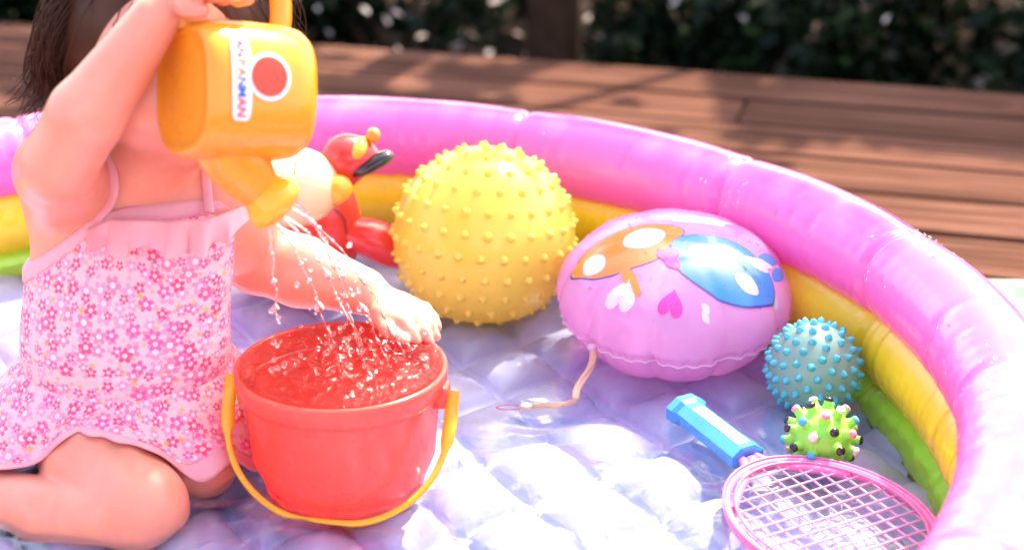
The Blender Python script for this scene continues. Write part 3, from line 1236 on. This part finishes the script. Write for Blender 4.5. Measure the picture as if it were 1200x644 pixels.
dl = []
for k in range(110):
    x, y = RNG.normal(.018, .030), RNG.normal(.018, .028)
    if x * x + y * y > .0075:
        continue
    dl.append((BC + Vector((x, y, BH + abs(RNG.normal(0, .014)) - .003)), RNG.uniform(.0007, .0020)))
for k in range(50):
    e_ = ends[RNG.integers(0, 5)][RNG.integers(60, 168)]
    dl.append((e_ + Vector(RNG.normal(0, .006, 3)), RNG.uniform(.0008, .0024)))
for k in range(14):
    dl.append((Vector((lo.x - .004 + RNG.normal(0, .006), lo.y + .01, RNG.uniform(.215, .275))), RNG.uniform(.0012, .0028)))
drops('splash_drops', dl, 'splashing droplets over the red bucket', 'droplets')

# ------------------------------------------------------------------ knobbly balls
def sphere_obj(name, r_, mat, parent, c, seg=64, squash=1):
    bm = bmesh.new()
    bmesh.ops.create_uvsphere(bm, u_segments=seg, v_segments=seg // 2, radius=r_, matrix=Matrix.Translation(c) @ Matrix.Diagonal((1, 1, squash, 1)))
    return bm_obj(name, bm, mat, parent, True)


def stud_mesh(name, prof, mat, n=10):
    V, F = lathe(prof, n)
    me = bpy.data.meshes.new(name)
    me.from_pydata([tuple(v) for v in V], [], F)
    me.polygons.foreach_set('use_smooth', [True] * len(me.polygons))
    me.materials.append(mat)
    return me


def put(me, name, parent, pos, d, s_=1):
    o = bpy.data.objects.new(name, me)
    COL.objects.link(o)
    o.parent = parent
    q = d.to_track_quat('Z', 'Y')
    o.matrix_local = Matrix.Translation(Vector(pos) - parent.location) @ q.to_matrix().to_4x4() @ Matrix.Scale(s_, 4)
    return o


M_yball = plastic('yellow_rubber', (.95, .76, .12, 1), .27, .03, trans=.3, bmp=.03, coat=.3)
YC = Vector((-.031, 1.897, .1605))
YR = .1015
yb = tag(empty('knobbly_ball', (YC.x, YC.y, .058)), 'large yellow rubber ball studded with small knobs', 'ball')
sphere_obj('ball_body', YR, M_yball, yb, YC, 96)
kn = stud_mesh('knob', [(.0062, -.0012), (.0046, .0008), (.0034, .0030), (.0024, .0046), (.0012, .0054), (0, .0056)], M_yball, 10)
tilt = Matrix.Rotation(R(-6), 3, 'X') @ Matrix.Rotation(R(4), 3, 'Y')
rows = 13
for i in range(rows):
    la = R(-84 + 168 * i / (rows - 1))
    n = max(1, round(26 * math.cos(la)))
    for k in range(n):
        a = 2 * math.pi * (k + .5 * (i % 2)) / n + .1
        d = tilt @ Vector((math.cos(la) * math.cos(a), math.cos(la) * math.sin(a), math.sin(la)))
        put(kn, 'knob', yb, YC + d * YR, d, random.uniform(.85, 1.1))

M_bball = plastic('smoky_rubber', (.38, .58, .52, 1), .22, .06, trans=.5, bmp=.02, coat=.5)
M_spike = plastic('turquoise_spike', (.06, .52, .66, 1), .2, .05, trans=.2, bmp=0, coat=.5)
QC = Vector((.300, 1.637, .1195))
QR = .0455
bb = tag(empty('spiky_ball', (QC.x, QC.y, .072)), 'smoky translucent ball covered in turquoise spikes by the pool wall', 'ball')
sphere_obj('ball_body', QR, M_bball, bb, QC, 64)
spk = stud_mesh('spike', [(.0046, -.0006), (.0040, .0012), (.0026, .0036), (.0012, .0052), (0, .0056)], M_spike, 8)
n = 128
for k in range(n):
    z = 1 - 2 * (k + .5) / n
    a = k * 2.399963
    s_ = math.sqrt(1 - z * z)
    d = Vector((s_ * math.cos(a), s_ * math.sin(a), z))
    d = Matrix.Rotation(R(40), 3, 'X') @ d
    put(spk, 'spike', bb, QC + d * QR, d)

M_gball = plastic('lime_rubber', (.28, .80, .10, 1), .32, .04, trans=.12, bmp=.02, coat=.2)
GC = Vector((.290, 1.518, .1035))
GR = .0285
gb = tag(empty('nubbed_ball', (GC.x, GC.y, .072)), 'small lime green ball with nubs tipped black, pink, white and blue', 'ball')
sphere_obj('ball_body', GR, M_gball, gb, GC, 48)
nub = stud_mesh('nub', [(.0062, -.001), (.0048, .001), (.0042, .004), (.0040, .0068)], M_gball, 10)
tipc = {'black': (.012, .012, .014, 1), 'pink': (.86, .25, .32, 1), 'white': (.85, .66, .66, 1), 'blue': (.04, .36, .62, 1)}
tips = {}
for k_, c_ in tipc.items():
    m_ = plastic('tip_' + k_, c_, .25, .02, bmp=0, coat=.3)
    tips[k_] = stud_mesh('tip', [(.0046, .0064), (.0046, .0080), (.0036, .0094), (.0018, .0101), (0, .0103)], m_, 10)
n = 40
for k in range(n):
    z = 1 - 2 * (k + .5) / n
    a = k * 2.399963 + .7
    s_ = math.sqrt(1 - z * z)
    d = Matrix.Rotation(R(65), 3, 'X') @ Vector((s_ * math.cos(a), s_ * math.sin(a), z))
    o = put(nub, 'nub', gb, GC + d * GR, d)
    tp = bpy.data.objects.new('tip', tips[['black', 'pink', 'white', 'blue', 'black'][(k * 7 + k // 5) % 5]])
    COL.objects.link(tp)
    tp.parent = o

# ------------------------------------------------------------------ inflatable beach ball, squashed
def clear_vinyl():
    m, t, p, o = newmat('translucent_pink_vinyl')
    setp(p, Base_Color=(.95, .50, .86, 1), Roughness=.16, Coat_Weight=.5, Coat_Roughness=.05)
    bump(t, p, noise_n(t, 26, 5), .55, .006)
    tl = N(t, 'ShaderNodeBsdfTranslucent')
    tl.inputs[0].default_value = (.97, .55, .90, 1)
    tr = N(t, 'ShaderNodeBsdfTransparent')
    tr.inputs[0].default_value = (1, .62, .93, 1)
    a = N(t, 'ShaderNodeMixShader'); a.inputs[0].default_value = .42
    b = N(t, 'ShaderNodeMixShader'); b.inputs[0].default_value = .25
    t.links.new(p.outputs[0], a.inputs[1]); t.links.new(tl.outputs[0], a.inputs[2])
    t.links.new(a.outputs[0], b.inputs[1]); t.links.new(tr.outputs[0], b.inputs[2])
    t.links.new(b.outputs[0], o.inputs[0])
    return m


M_bvinyl = clear_vinyl()
EC = Vector((.171, 1.772, .138))
EA, EZ = .125, .080
beach = tag(empty('beach_ball', (EC.x, EC.y, .06)), 'squashed translucent pink beach ball with orange and blue print on top', 'beach ball')
ETILT = Matrix.Rotation(R(8), 3, 'X')


def lobe(th, ph_):
    """ph_: 0 top .. pi bottom"""
    g = abs(math.cos(5 * (th + .25)))
    e = math.sin(ph_)
    low = 1 if ph_ > math.pi / 2 else .45
    f_ = 1 - .085 * low * (1 - g) ** 2.5 * e
    f_ += .012 * noise.noise(Vector((math.cos(th) * 2, math.sin(th) * 2, ph_)))
    return f_


def eball(th, ph_, off=0):
    s_, c_ = math.sin(ph_), math.cos(ph_)
    f_ = lobe(th, ph_)
    if c_ < 0:
        r_ = (EA + off) * f_ * (abs(s_) ** .72 if abs(s_) > 0 else 0)
        r_ *= 1 - .12 * (-c_) ** .6 * (1 - .0)
        z = (EZ * .86) * c_
        z = max(z, -EZ * .80)
    else:
        r_ = (EA + off) * f_ * abs(s_) ** .86
        z = (EZ + off) * c_
    r_ += .0012 * math.exp(-((ph_ - R(97)) / .025) ** 2)
    pu = .0022 * math.sin(th * 46) * math.exp(-((ph_ - R(97)) / .12) ** 2)
    return EC + ETILT @ Vector(((r_ + pu) * math.cos(th), (r_ + pu) * math.sin(th), z))


V = []
nt_, npn = 220, 90
for i in range(nt_):
    for j in range(npn):
        V.append(eball(2 * math.pi * i / nt_, math.pi * j / (npn - 1)))
mesh('ball_skin', V, grid_faces(nt_, npn, True, False)[::1], M_bvinyl, beach)
P = [eball(2 * math.pi * i / 160, R(97), .0005) for i in range(160)]
M_weld = plastic('pale_weld', (.92, .62, .82, 1), .3, .05, trans=.2, bmp=0)
tube('weld_seam', P, .0011, M_weld, beach, k=6, closed=True)


def on_ball(u, v, off):
    th = math.atan2(v, u)
    rho = math.hypot(u, v)
    q = min(1, rho / (EA * lobe(th, 1.0)))
    return eball(th, math.asin(min(1, q ** (1 / .86))), off)


def heart(cx, cy, s_, rot=0, n=48):
    o = []
    for i in range(n):
        t_ = 2 * math.pi * i / n
        x = 16 * math.sin(t_) ** 3 / 17 * s_
        y = (13 * math.cos(t_) - 5 * math.cos(2 * t_) - 2 * math.cos(3 * t_) - math.cos(4 * t_)) / 17 * s_
        o.append((cx + x * math.cos(rot) - y * math.sin(rot), cy + x * math.sin(rot) + y * math.cos(rot)))
    return o


def blob(cx, cy, rx, ry, rot, amp, k, ph_=0, n=64):
    o = []
    for i in range(n):
        a = 2 * math.pi * i / n
        f_ = 1 + amp * math.sin(k * a + ph_) + amp * .5 * math.sin((k + 2) * a + 1)
        x, y = rx * f_ * math.cos(a), ry * f_ * math.sin(a)
        o.append((cx + x * math.cos(rot) - y * math.sin(rot), cy + x * math.sin(rot) + y * math.cos(rot)))
    return o


M_po = plastic('orange_ink', (.85, .19, .03, 1), .25, .03, bmp=0, coat=.4)
M_pb = plastic('blue_ink', (.02, .22, .62, 1), .25, .05, bmp=0, coat=.4)
M_pd = plastic('navy_ink', (.06, .05, .30, 1), .25, .05, bmp=0, coat=.4)
M_pw = plastic('white_ink', (.62, .52, .60, 1), .25, .03, bmp=0, coat=.4)
M_pm = plastic('magenta_ink', (.75, .05, .36, 1), .25, .05, bmp=0, coat=.4)
M_pl = plastic('pale_pink_ink', (.90, .58, .78, 1), .25, .05, bmp=0, coat=.4)
for name, pts, mat, off in (
    ('orange_print', blob(-.050, -.018, .058, .036, .25, .07, 3), M_pd, .0006),
    ('orange_print', blob(-.050, -.018, .0562, .0345, .25, .07, 3), M_po, .0010),
    ('white_print', blob(-.034, -.010, .022, .018, .2, .04, 2), M_pw, .0014),
    ('white_print', blob(-.086, -.030, .011, .015, .5, .05, 2), M_pw, .0014),
    ('orange_print', blob(-.052, -.066, .006, .022, .45, .1, 2), M_po, .0010),
    ('blue_print', blob(.042, -.048, .055, .042, -.3, .03, 3), M_pd, .0016),
    ('blue_print', blob(.042, -.048, .0535, .0405, -.3, .03, 3), M_pb, .0020),
    ('white_print', blob(.034, -.042, .025, .016, -.5, .06, 2), M_pw, .0024),
    ('white_print', blob(.066, -.066, .012, .010, -.5, .05, 2), M_pw, .0024),
    ('white_print', blob(.082, -.032, .014, .008, .3, .2, 3), M_pw, .0024),
    ('blue_print', blob(.094, -.014, .007, .024, -.5, .05, 2), M_pb, .0010),
    ('blue_print', blob(.104, -.026, .005, .016, -.4, .05, 2), M_pb, .0010),
    ('white_print', blob(.030, .030, .030, .010, .1, .12, 4), M_pl, .0010),
    ('pink_print', blob(-.010, -.046, .010, .016, .3, .2, 3), M_pm, .0024),
    ('magenta_heart', heart(-.012, -.098, .0135, 2.8), M_pm, .0010),
    ('pale_heart', heart(-.060, -.080, .0165, 2.6), M_pl, .0010),
    ('white_heart', heart(.093, -.058, .0085, 3.5), M_pw, .0010),
    ('blue_heart', heart(.076, -.076, .0065, 2.7), M_pb, .0010),
    ('white_note', blob(.022, -.104, .0045, .0065, .5, .3, 2), M_pw, .0010),
):
    print_patch(name, pts, on_ball, off * .5, mat, beach, 8)
# valve and its cord
vp = eball(R(222), R(99), .003)
bm = bmesh.new()
bmesh.ops.create_cone(bm, cap_ends=True, segments=16, radius1=.0045, radius2=.0035, depth=.012, matrix=Matrix.Translation(vp) @ Vector((-.7, -.7, .1)).to_track_quat('Z', 'Y').to_matrix().to_4x4())
bm_obj('valve', bm, M_weld, beach, True)
M_cord = plastic('peach_cord', (.86, .50, .36, 1), .5, .05, trans=.1, bmp=.2, bscale=300)
cordpts = [vp, vp + Vector((-.002, -.008, -.018)), Vector((.066, 1.655, .088)), Vector((.062, 1.640, .079)), Vector((.044, 1.632, .077)), Vector((.020, 1.632, .077))]
C_ = catmull(cordpts, 8)
cord = tube('cord', C_, .0024, M_cord, beach, k=8, flat=(1.6, .6))
cord2 = tube('cord', [q + Vector((.003 * math.sin(i * .4), .004 * math.cos(i * .3), .001)) for i, q in enumerate(C_)], .0016, M_cord, beach, k=8)
M_bead = plastic('cream_bead', (.88, .72, .55, 1), .4, .05, bmp=.2)
V, F = lathe([(0, -.007), (.004, -.0065), (.0065, -.003), (.007, 0), (.0065, .003), (.004, .0065), (0, .007)], 20, Matrix.Translation((.014, 1.630, .077)) @ Matrix.Rotation(R(80), 4, 'Y'))
mesh('bead', V, F, M_bead, beach)
lp = [Vector((.010 - .016 * (1 - math.cos(a)) * .8, 1.628 + .006 * math.sin(a), .0765)) for a in np.linspace(0, 2 * math.pi, 24)]
tube('loop', lp, .0010, M_pm, beach, k=6)

def sit_drops(name, pts, label):
    bm = bmesh.new()
    for q, n_, r_ in pts:
        m_ = Matrix.Translation(q) @ n_.to_track_quat('Z', 'Y').to_matrix().to_4x4() @ Matrix.Diagonal((1, 1, .55, 1))
        bmesh.ops.create_icosphere(bm, subdivisions=2, radius=r_, matrix=m_)
    return tag(bm_obj(name, bm, M_drop, None, True), label, 'droplets', kind='stuff')


dl = []
for k in range(260):
    u, v = RNG.uniform(-.115, .115), RNG.uniform(-.115, .10)
    if u * u + v * v > .0128:
        continue
    q = on_ball(u, v, .0005)
    nq = (q - EC); nq.z *= 2
    dl.append((q, nq.normalized(), float(np.exp(RNG.normal(-6.75, .35)))))
sit_drops('ball_droplets', dl, 'water droplets clinging to the pink beach ball')
dl = []
for k in range(420):
    a, p_ = RNG.uniform(R(-40), R(180)), RNG.uniform(R(40), R(190))
    c_ = Vector((PC.x + PR * math.cos(a), PC.y + PR * math.sin(a), .2015))
    nq = Vector((math.cos(a) * math.cos(p_), math.sin(a) * math.cos(p_), math.sin(p_)))
    dl.append((c_ + nq * .0490, nq, float(np.exp(RNG.normal(-6.8, .35)))))
sit_drops('ring_droplets', dl, 'water droplets scattered over the pink pool ring')

# ------------------------------------------------------------------ toy racket
M_rk = plastic('pink_racket_plastic', (.88, .22, .50, 1), .28, .03, trans=.2, bmp=.02, coat=.3)
M_str = plastic('pale_string_plastic', (.90, .40, .62, 1), .3, .03, trans=.2, bmp=0, coat=.2)
M_grip = plastic('blue_grip_plastic', (.04, .30, .75, 1), .32, .05, trans=.1, bmp=.03, coat=.2)
RE = Vector((.168, 1.598, .094))
ra_ = Vector((.455, -.890, -.02)).normalized()
rn = Vector((-.04, .0, 1)); rn = (rn - ra_ * rn.dot(ra_)).normalized()
rs_ = rn.cross(ra_)                                    # across the racket
if rs_.x < 0:
    rs_ = -rs_
racket = tag(empty('toy_racket', (RE.x, RE.y, .074)), 'pink plastic toy racket with a blue grip lying in the water', 'racket')


def rk(l, s_, h=0):
    return RE + ra_ * l + rs_ * s_ + rn * h


# grip: octagonal
def octo(l, rx, rz):
    return [rk(l, rx * math.cos(a), rz * math.sin(a)) for a in [math.pi / 8 + math.pi / 4 * i for i in range(8)]]


V = []
for l, rx, rz in ((-.004, .016, .011), (0, .0215, .0155), (.009, .0215, .0155), (.0135, .0175, .0130), (.02, .0175, .0130), (.112, .0185, .0130), (.1135, .0150, .010)):
    V += octo(l, rx, rz)
F = grid_faces(7, 8, False, True) + [tuple(range(8))[::-1], tuple(range(48, 56))]
gp = mesh('grip', V, F, M_grip, racket, False)
V = [rk(.026, -.0062, .0126), rk(.105, -.0066, .0126), rk(.105, .0066, .0126), rk(.026, .0062, .0126)]
M_lab = plastic('white_label', (.82, .82, .74, 1), .4, .04, bmp=.1)
lb = mesh('grip_label', V, [(0, 1, 2, 3)], M_lab, gp, False)
M_teal = plastic('teal_print', (.02, .32, .36, 1), .4, .02, bmp=0)
glyph('D\u2019X', .013, lambda x, y, off: rk(.093 + x * .75, y * .8 - .003, off) , .0131, M_teal, lb)
# head hoop
HLc, HA, HB_ = .241, .106, .081
hoop = [rk(HLc - HA * math.cos(a) * (1 + .03 * math.cos(a)), HB_ * math.sin(a)) for a in np.linspace(0, 2 * math.pi, 96, endpoint=False)]
fm = tube('hoop', hoop, .0056, M_rk, racket, k=12, closed=True, flat=(1, .72), ref=rn)
for k_, of in ((0, .85), (1, 1.07)):
    hr = [rk(HLc - HA * of ** .5 * math.cos(a) * (1 + .03 * math.cos(a)), HB_ * of ** .5 * math.sin(a), .0052) for a in np.linspace(0, 2 * math.pi, 96, endpoint=False)]
    tube('ridge', hr, .0014, M_rk, fm, k=6, closed=True)
# throat
for s_ in (-1, 1):
    C_ = catmull([rk(.108, s_ * .007), rk(.120, s_ * .009), rk(.140, s_ * .020), rk(.160, s_ * .042), rk(.184, s_ * .064)], 6)
    tube('throat_arm', C_, .0046, M_rk, racket, k=10, flat=(1, 1), ref=rn)
tube('throat_bar', [rk(.116, 0, 0), rk(.132, 0, 0)], .0075, M_rk, racket, k=10, flat=(.6, 1), ref=rn)
ns = 11
for i in range(ns):
    s_ = -.072 + .144 * i / (ns - 1)
    e = HA * math.sqrt(max(0, 1 - (s_ / HB_) ** 2))
    tube('string', [rk(HLc - e, s_), rk(HLc, s_, -.001), rk(HLc + e, s_)], .0011, M_str, racket, k=6)
for i in range(14):
    l = -.094 + .188 * i / 13
    e = HB_ * math.sqrt(max(0, 1 - (l / HA) ** 2))
    tube('string', [rk(HLc + l, -e, .001), rk(HLc + l, 0, .0005), rk(HLc + l, e, .001)], .0011, M_str, racket, k=6)

# ------------------------------------------------------------------ inflatable toy behind the stream
M_ired = plastic('red_inflatable', (.86, .06, .05, 1), .2, .03, trans=.2, bmp=.05, coat=.5)
M_icream = plastic('cream_inflatable', (.90, .72, .42, 1), .2, .03, trans=.2, bmp=.05, coat=.5)
M_iyel = plastic('yellow_inflatable', (.92, .55, .05, 1), .2, .03, trans=.2, bmp=.05, coat=.5)
M_iblk = plastic('black_inflatable', (.012, .010, .012, 1), .15, .03, bmp=.05, coat=.6)
toy = tag(empty('inflatable_toy', (-.21, 1.93, .07)), 'red, cream and yellow inflatable toy against the far pool wall', 'inflatable toy')


def lobe_obj(name, parts, mat, parent, k=.02):
    P_ = np.array([p_[0] for p_ in parts])
    rm = max(max(p_[1]) for p_ in parts) + .02
    Ff = Field(P_.min(0) - rm, P_.max(0) + rm, .0026)
    for c_, r_, *rot in parts:
        Ff.ell(c_, r_, rot[0] if rot else None, k=k)
    V, F = Ff.polygons()
    return relax(mesh(name, V, F, mat, parent), 3, .5)


ry = lambda d: Matrix.Rotation(R(d), 4, 'Y')
lobe_obj('red_body', [((-.222, 1.935, .150), (.050, .040, .075), ry(8)), ((-.262, 1.93, .120), (.05, .04, .05))], M_ired, toy, .03)
lobe_obj('cream_lobe', [((-.262, 1.885, .222), (.062, .045, .040), ry(-8)), ((-.232, 1.885, .222), (.040, .038, .036))], M_icream, toy, .03)
lobe_obj('red_arm', [((-.168, 1.925, .150), (.030, .024, .019), ry(14)), ((-.140, 1.925, .136), (.032, .022, .022), ry(30))], M_ired, toy, .02)
cap_ = lobe_obj('red_cap', [((-.190, 1.905, .240), (.025, .022, .032), ry(25)), ((-.172, 1.905, .254), (.028, .022, .018), ry(15))], M_ired, toy, .02)
lobe_obj('yellow_stripe', [((-.1685, 1.900, .2615), (.010, .0215, .0145), ry(30))], M_iyel, cap_)
lobe_obj('black_brim', [((-.156, 1.893, .246), (.027, .016, .0085), ry(-28)), ((-.140, 1.893, .2535), (.010, .010, .005), ry(-20))], M_iblk, cap_, .008)
lobe_obj('yellow_collar', [((-.196, 1.875, .222), (.016, .014, .018), ry(15)), ((-.186, 1.872, .226), (.012, .012, .012))], M_iyel, toy, .01)
lobe_obj('orange_bobble', [((-.1525, 1.905, .2755), (.0085, .0085, .0095))], plastic('orange_inflatable', (.9, .33, .05, 1), .2, .03, trans=.2, coat=.5), cap_)
tube('black_line', catmull([(-.1965, 1.902, .19), (-.188, 1.905, .178), (-.186, 1.906, .16)], 6), .0008, M_iblk, toy, k=5)

# ------------------------------------------------------------------ leaves
def leaves(name, C_, size, mat, parent, up=.3, rs=None):
    """many small folded leaves, one mesh"""
    rs = rs or RNG
    n = len(C_)
    C_ = np.asarray(C_)
    d = rs.normal(size=(n, 3)); d /= np.linalg.norm(d, axis=1, keepdims=True)
    nn_ = rs.normal(size=(n, 3)) + np.array([0, 0, up * 3]); nn_ -= d * (nn_ * d).sum(1, keepdims=True)
    nn_ /= np.linalg.norm(nn_, axis=1, keepdims=True)
    s_ = np.cross(d, nn_)
    L = (size * rs.uniform(.6, 1.25, n))[:, None]
    W = L * rs.uniform(.26, .36, (n, 1))
    V = np.stack([C_ - d * L * .5, C_ - d * L * .12 + s_ * W + nn_ * L * .08, C_ + d * L * .22 + s_ * W * .8 + nn_ * L * .05, C_ + d * L * .5 - nn_ * L * .08,
                  C_ + d * L * .22 - s_ * W * .8 + nn_ * L * .05, C_ - d * L * .12 - s_ * W + nn_ * L * .08], 1).reshape(-1, 3)
    b = np.arange(n)[:, None] * 6
    F = np.concatenate([b + np.array([[0, 1, 2, 3]]), b + np.array([[0, 3, 4, 5]])])
    me = bpy.data.meshes.new(name)
    me.vertices.add(len(V)); me.vertices.foreach_set('co', V.ravel())
    me.loops.add(F.size); me.loops.foreach_set('vertex_index', F.ravel().astype(np.int32))
    me.polygons.add(len(F)); me.polygons.foreach_set('loop_start', np.arange(0, F.size, 4, dtype=np.int32))
    me.polygons.foreach_set('loop_total', np.full(len(F), 4, np.int32))
    me.update(calc_edges=True)
    me.validate()
    return link(name, me, mat, parent)


# garden tree: its crown hangs over the deck and shades the far half of the pool
tree = tag(empty('garden_tree', (.085, 3.80, -.3)), 'garden tree with slim brown trunk rising just behind the deck', 'tree')
TB = Vector((.085, 3.80, -.3))
tube('trunk', catmull([TB, TB + Vector((.02, .02, .8)), TB + Vector((.10, -.03, 1.7)), TB + Vector((.2, -.08, 2.6))], 8), [.060 - .03 * i / 24 for i in range(25)], M_bark, tree, k=16)


def to_canopy(x, y, z, h):
    return Vector((x, y, z)) + SUN * ((h - z) / SUN.z)


def edge(x):
    return np.interp(x, [-.55, -.42, -.30, -.12, 0, .086, .2, .30, .40, .46], [2.3, 1.98, 1.74, 1.645, 1.585, 1.63, 1.53, 1.52, 1.62, 1.72])


pts = []
for k in range(150000):
    x, y = RNG.uniform(-2.4, 2.2), RNG.uniform(1.45, 5.2)
    if y < 2.15:
        if not (-.55 < x < .46 and y > edge(x)):
            continue
        # openings that let light patches through
        if ((x - .062) / .045) ** 2 + ((y - 1.80) / .055) ** 2 < 1:
            continue
        pr = .05
    else:
        q = noise.noise(Vector((x * 2.3, y * 2.3, 4))) + .6 * noise.noise(Vector((x * 6, y * 6, 9)))
        if y < 3.2:                        # the boards: broken shade, the near right end in full sun
            q += .35 * noise.noise(Vector((x * 13, y * 13, 2)))
            pr = .16 if q > .06 else .001
            if x > .35 and y > 2.72 - .25 * (x - .45) and q > -.45:
                pr = .16
            if x > .45 and y < 2.75 - .25 * (x - .45):
                pr = .0
        else:
            pr = .05 if q > -.30 else .004
            if ((x - .02) / .42) ** 2 + ((y - 3.80) / .32) ** 2 < 1 and q < .25:
                pr = .006
    if RNG.random() < pr * 2.6:
        h = RNG.uniform(2.1, 3.1)
        pts.append(to_canopy(x, y, .05 if y < 2.2 else 0, h))
for k in range(650):                        # broken shade over the child
    pts.append(to_canopy(RNG.normal(-.37, .075), RNG.normal(1.50, .06), RNG.uniform(.2, .5), RNG.uniform(2.0, 2.8)))
leaves('crown', [tuple(q) for q in pts], .08, M_leaf, tree)
top = TB + Vector((.2, -.08, 2.6))
for k in range(9):
    e_ = pts[RNG.integers(0, len(pts))]
    s0 = TB.lerp(top, RNG.uniform(.6, 1))
    s0 = TB + Vector((.10, -.03, 1.7)) * 1 + (top - TB - Vector((.10, -.03, 1.7))) * RNG.uniform(0, 1)
    m_ = s0.lerp(e_, .5) + Vector((0, 0, .15))
    C_ = catmull([s0, m_, e_], 8)
    tube('limb', C_, [.026 - .02 * i / 16 for i in range(17)], M_bark, tree, k=8)

# shrubs behind the deck
SHR = [(-1.35, 4.05, .34, .55), (-.75, 3.98, .33, .6), (-.30, 4.10, .30, .55), (.40, 3.95, .26, .5), (.78, 3.78, .32, .55), (1.28, 3.66, .34, .58), (1.80, 3.55, .33, .6),
       (-1.0, 4.7, .45, .8), (-.1, 4.75, .45, .75), (.7, 4.6, .45, .8), (1.5, 4.4, .45, .85), (2.2, 4.0, .45, .8), (-1.9, 4.6, .45, .8)]
SL = ['dark leafy shrub at the far left behind the deck', 'dark shrub behind the deck above the watering can', 'dark shrub just left of the slim tree trunk', 'shrub with sunlit leaf tips just right of the slim trunk',
      'dark shrub behind the deck above the yellow ball side', 'dark shrub behind the deck right of the middle', 'dark shrub at the far right behind the deck',
      'taller shrub in the second row on the left', 'taller shrub in the second row behind the trunk', 'taller shrub in the second row right of the trunk', 'taller shrub in the second row on the right',
      'tall shrub at the right edge of the garden', 'tall shrub at the left edge of the garden']
for k, (x, y, r_, h) in enumerate(SHR):
    rs = np.random.default_rng(300 + k)
    sh = tag(empty('shrub', (x, y, -.3)), SL[k], 'shrub', 'shrubs behind the deck')
    n = int(2600 * (r_ / .33) ** 2)
    d = rs.normal(size=(n, 3)); d /= np.linalg.norm(d, axis=1, keepdims=True)
    cl = rs.integers(0, 14, n)
    cc = rs.normal(size=(14, 3)); cc /= np.linalg.norm(cc, axis=1, keepdims=True)
    cc = cc * .62
    P = (cc[cl] + d * rs.uniform(.15, .5, (n, 1)))
    P = np.array((x, y, -.3 + h * .52)) + P * np.array((r_, r_ * .9, h * .55))
    P = P[P[:, 2] > -.29]
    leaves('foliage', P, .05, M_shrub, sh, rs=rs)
    for q in range(4):
        e_ = P[rs.integers(0, len(P))]
        tube('stem', catmull([(x + rs.normal(0, .03), y + rs.normal(0, .03), -.3), (x + rs.normal(0, .05), y + rs.normal(0, .05), -.3 + h * .3), tuple(e_)], 5), [.010 - .0006 * i for i in range(11)], M_bark, sh, k=6)
    if k in (2, 3, 4, 5):
        nb = (80, 16, 8, 6)[k - 2]
        q = d[:nb] * np.array((r_, r_ * .9, h * .5)) * .98
        q[:, 1] = -np.abs(q[:, 1]); q[:, 2] = q[:, 2] * .8
        leaves('lit_spots', np.array((x, y, -.3 + h * .5)) + q, .030, M_lit_spot, sh, rs=rs)  # pale bits added as bright sunlit leaf spots on the shrub
# pale leaf-shaped bits added on the soil as sunlit spots between the shrubs
rs = np.random.default_rng(77)
P = []
for (cx, cy, n, sx) in ((-.02, 3.62, 160, .16), (-.05, 3.9, 120, .2), (.42, 3.6, 60, .2), (1.2, 3.4, 50, .35), (.9, 3.5, 40, .3)):
    for k in range(n):
        P.append((rs.normal(cx, sx), rs.normal(cy, .12), -.292 + abs(rs.normal(0, .05))))
pe = leaves('soil_lit_spots', P, .03, M_lit_spot, None, up=2, rs=rs)
tag(pe, 'pale leaf bits on the soil standing in for sunlit spots below the shrubs', 'petals', kind='stuff')

# sunlight reaches what lies under the pool water by refraction
po.cycles.is_caustics_caster = True
for o in bpy.data.objects:
    if o.type == 'MESH' and o is not po:
        o.cycles.is_caustics_receiver = True
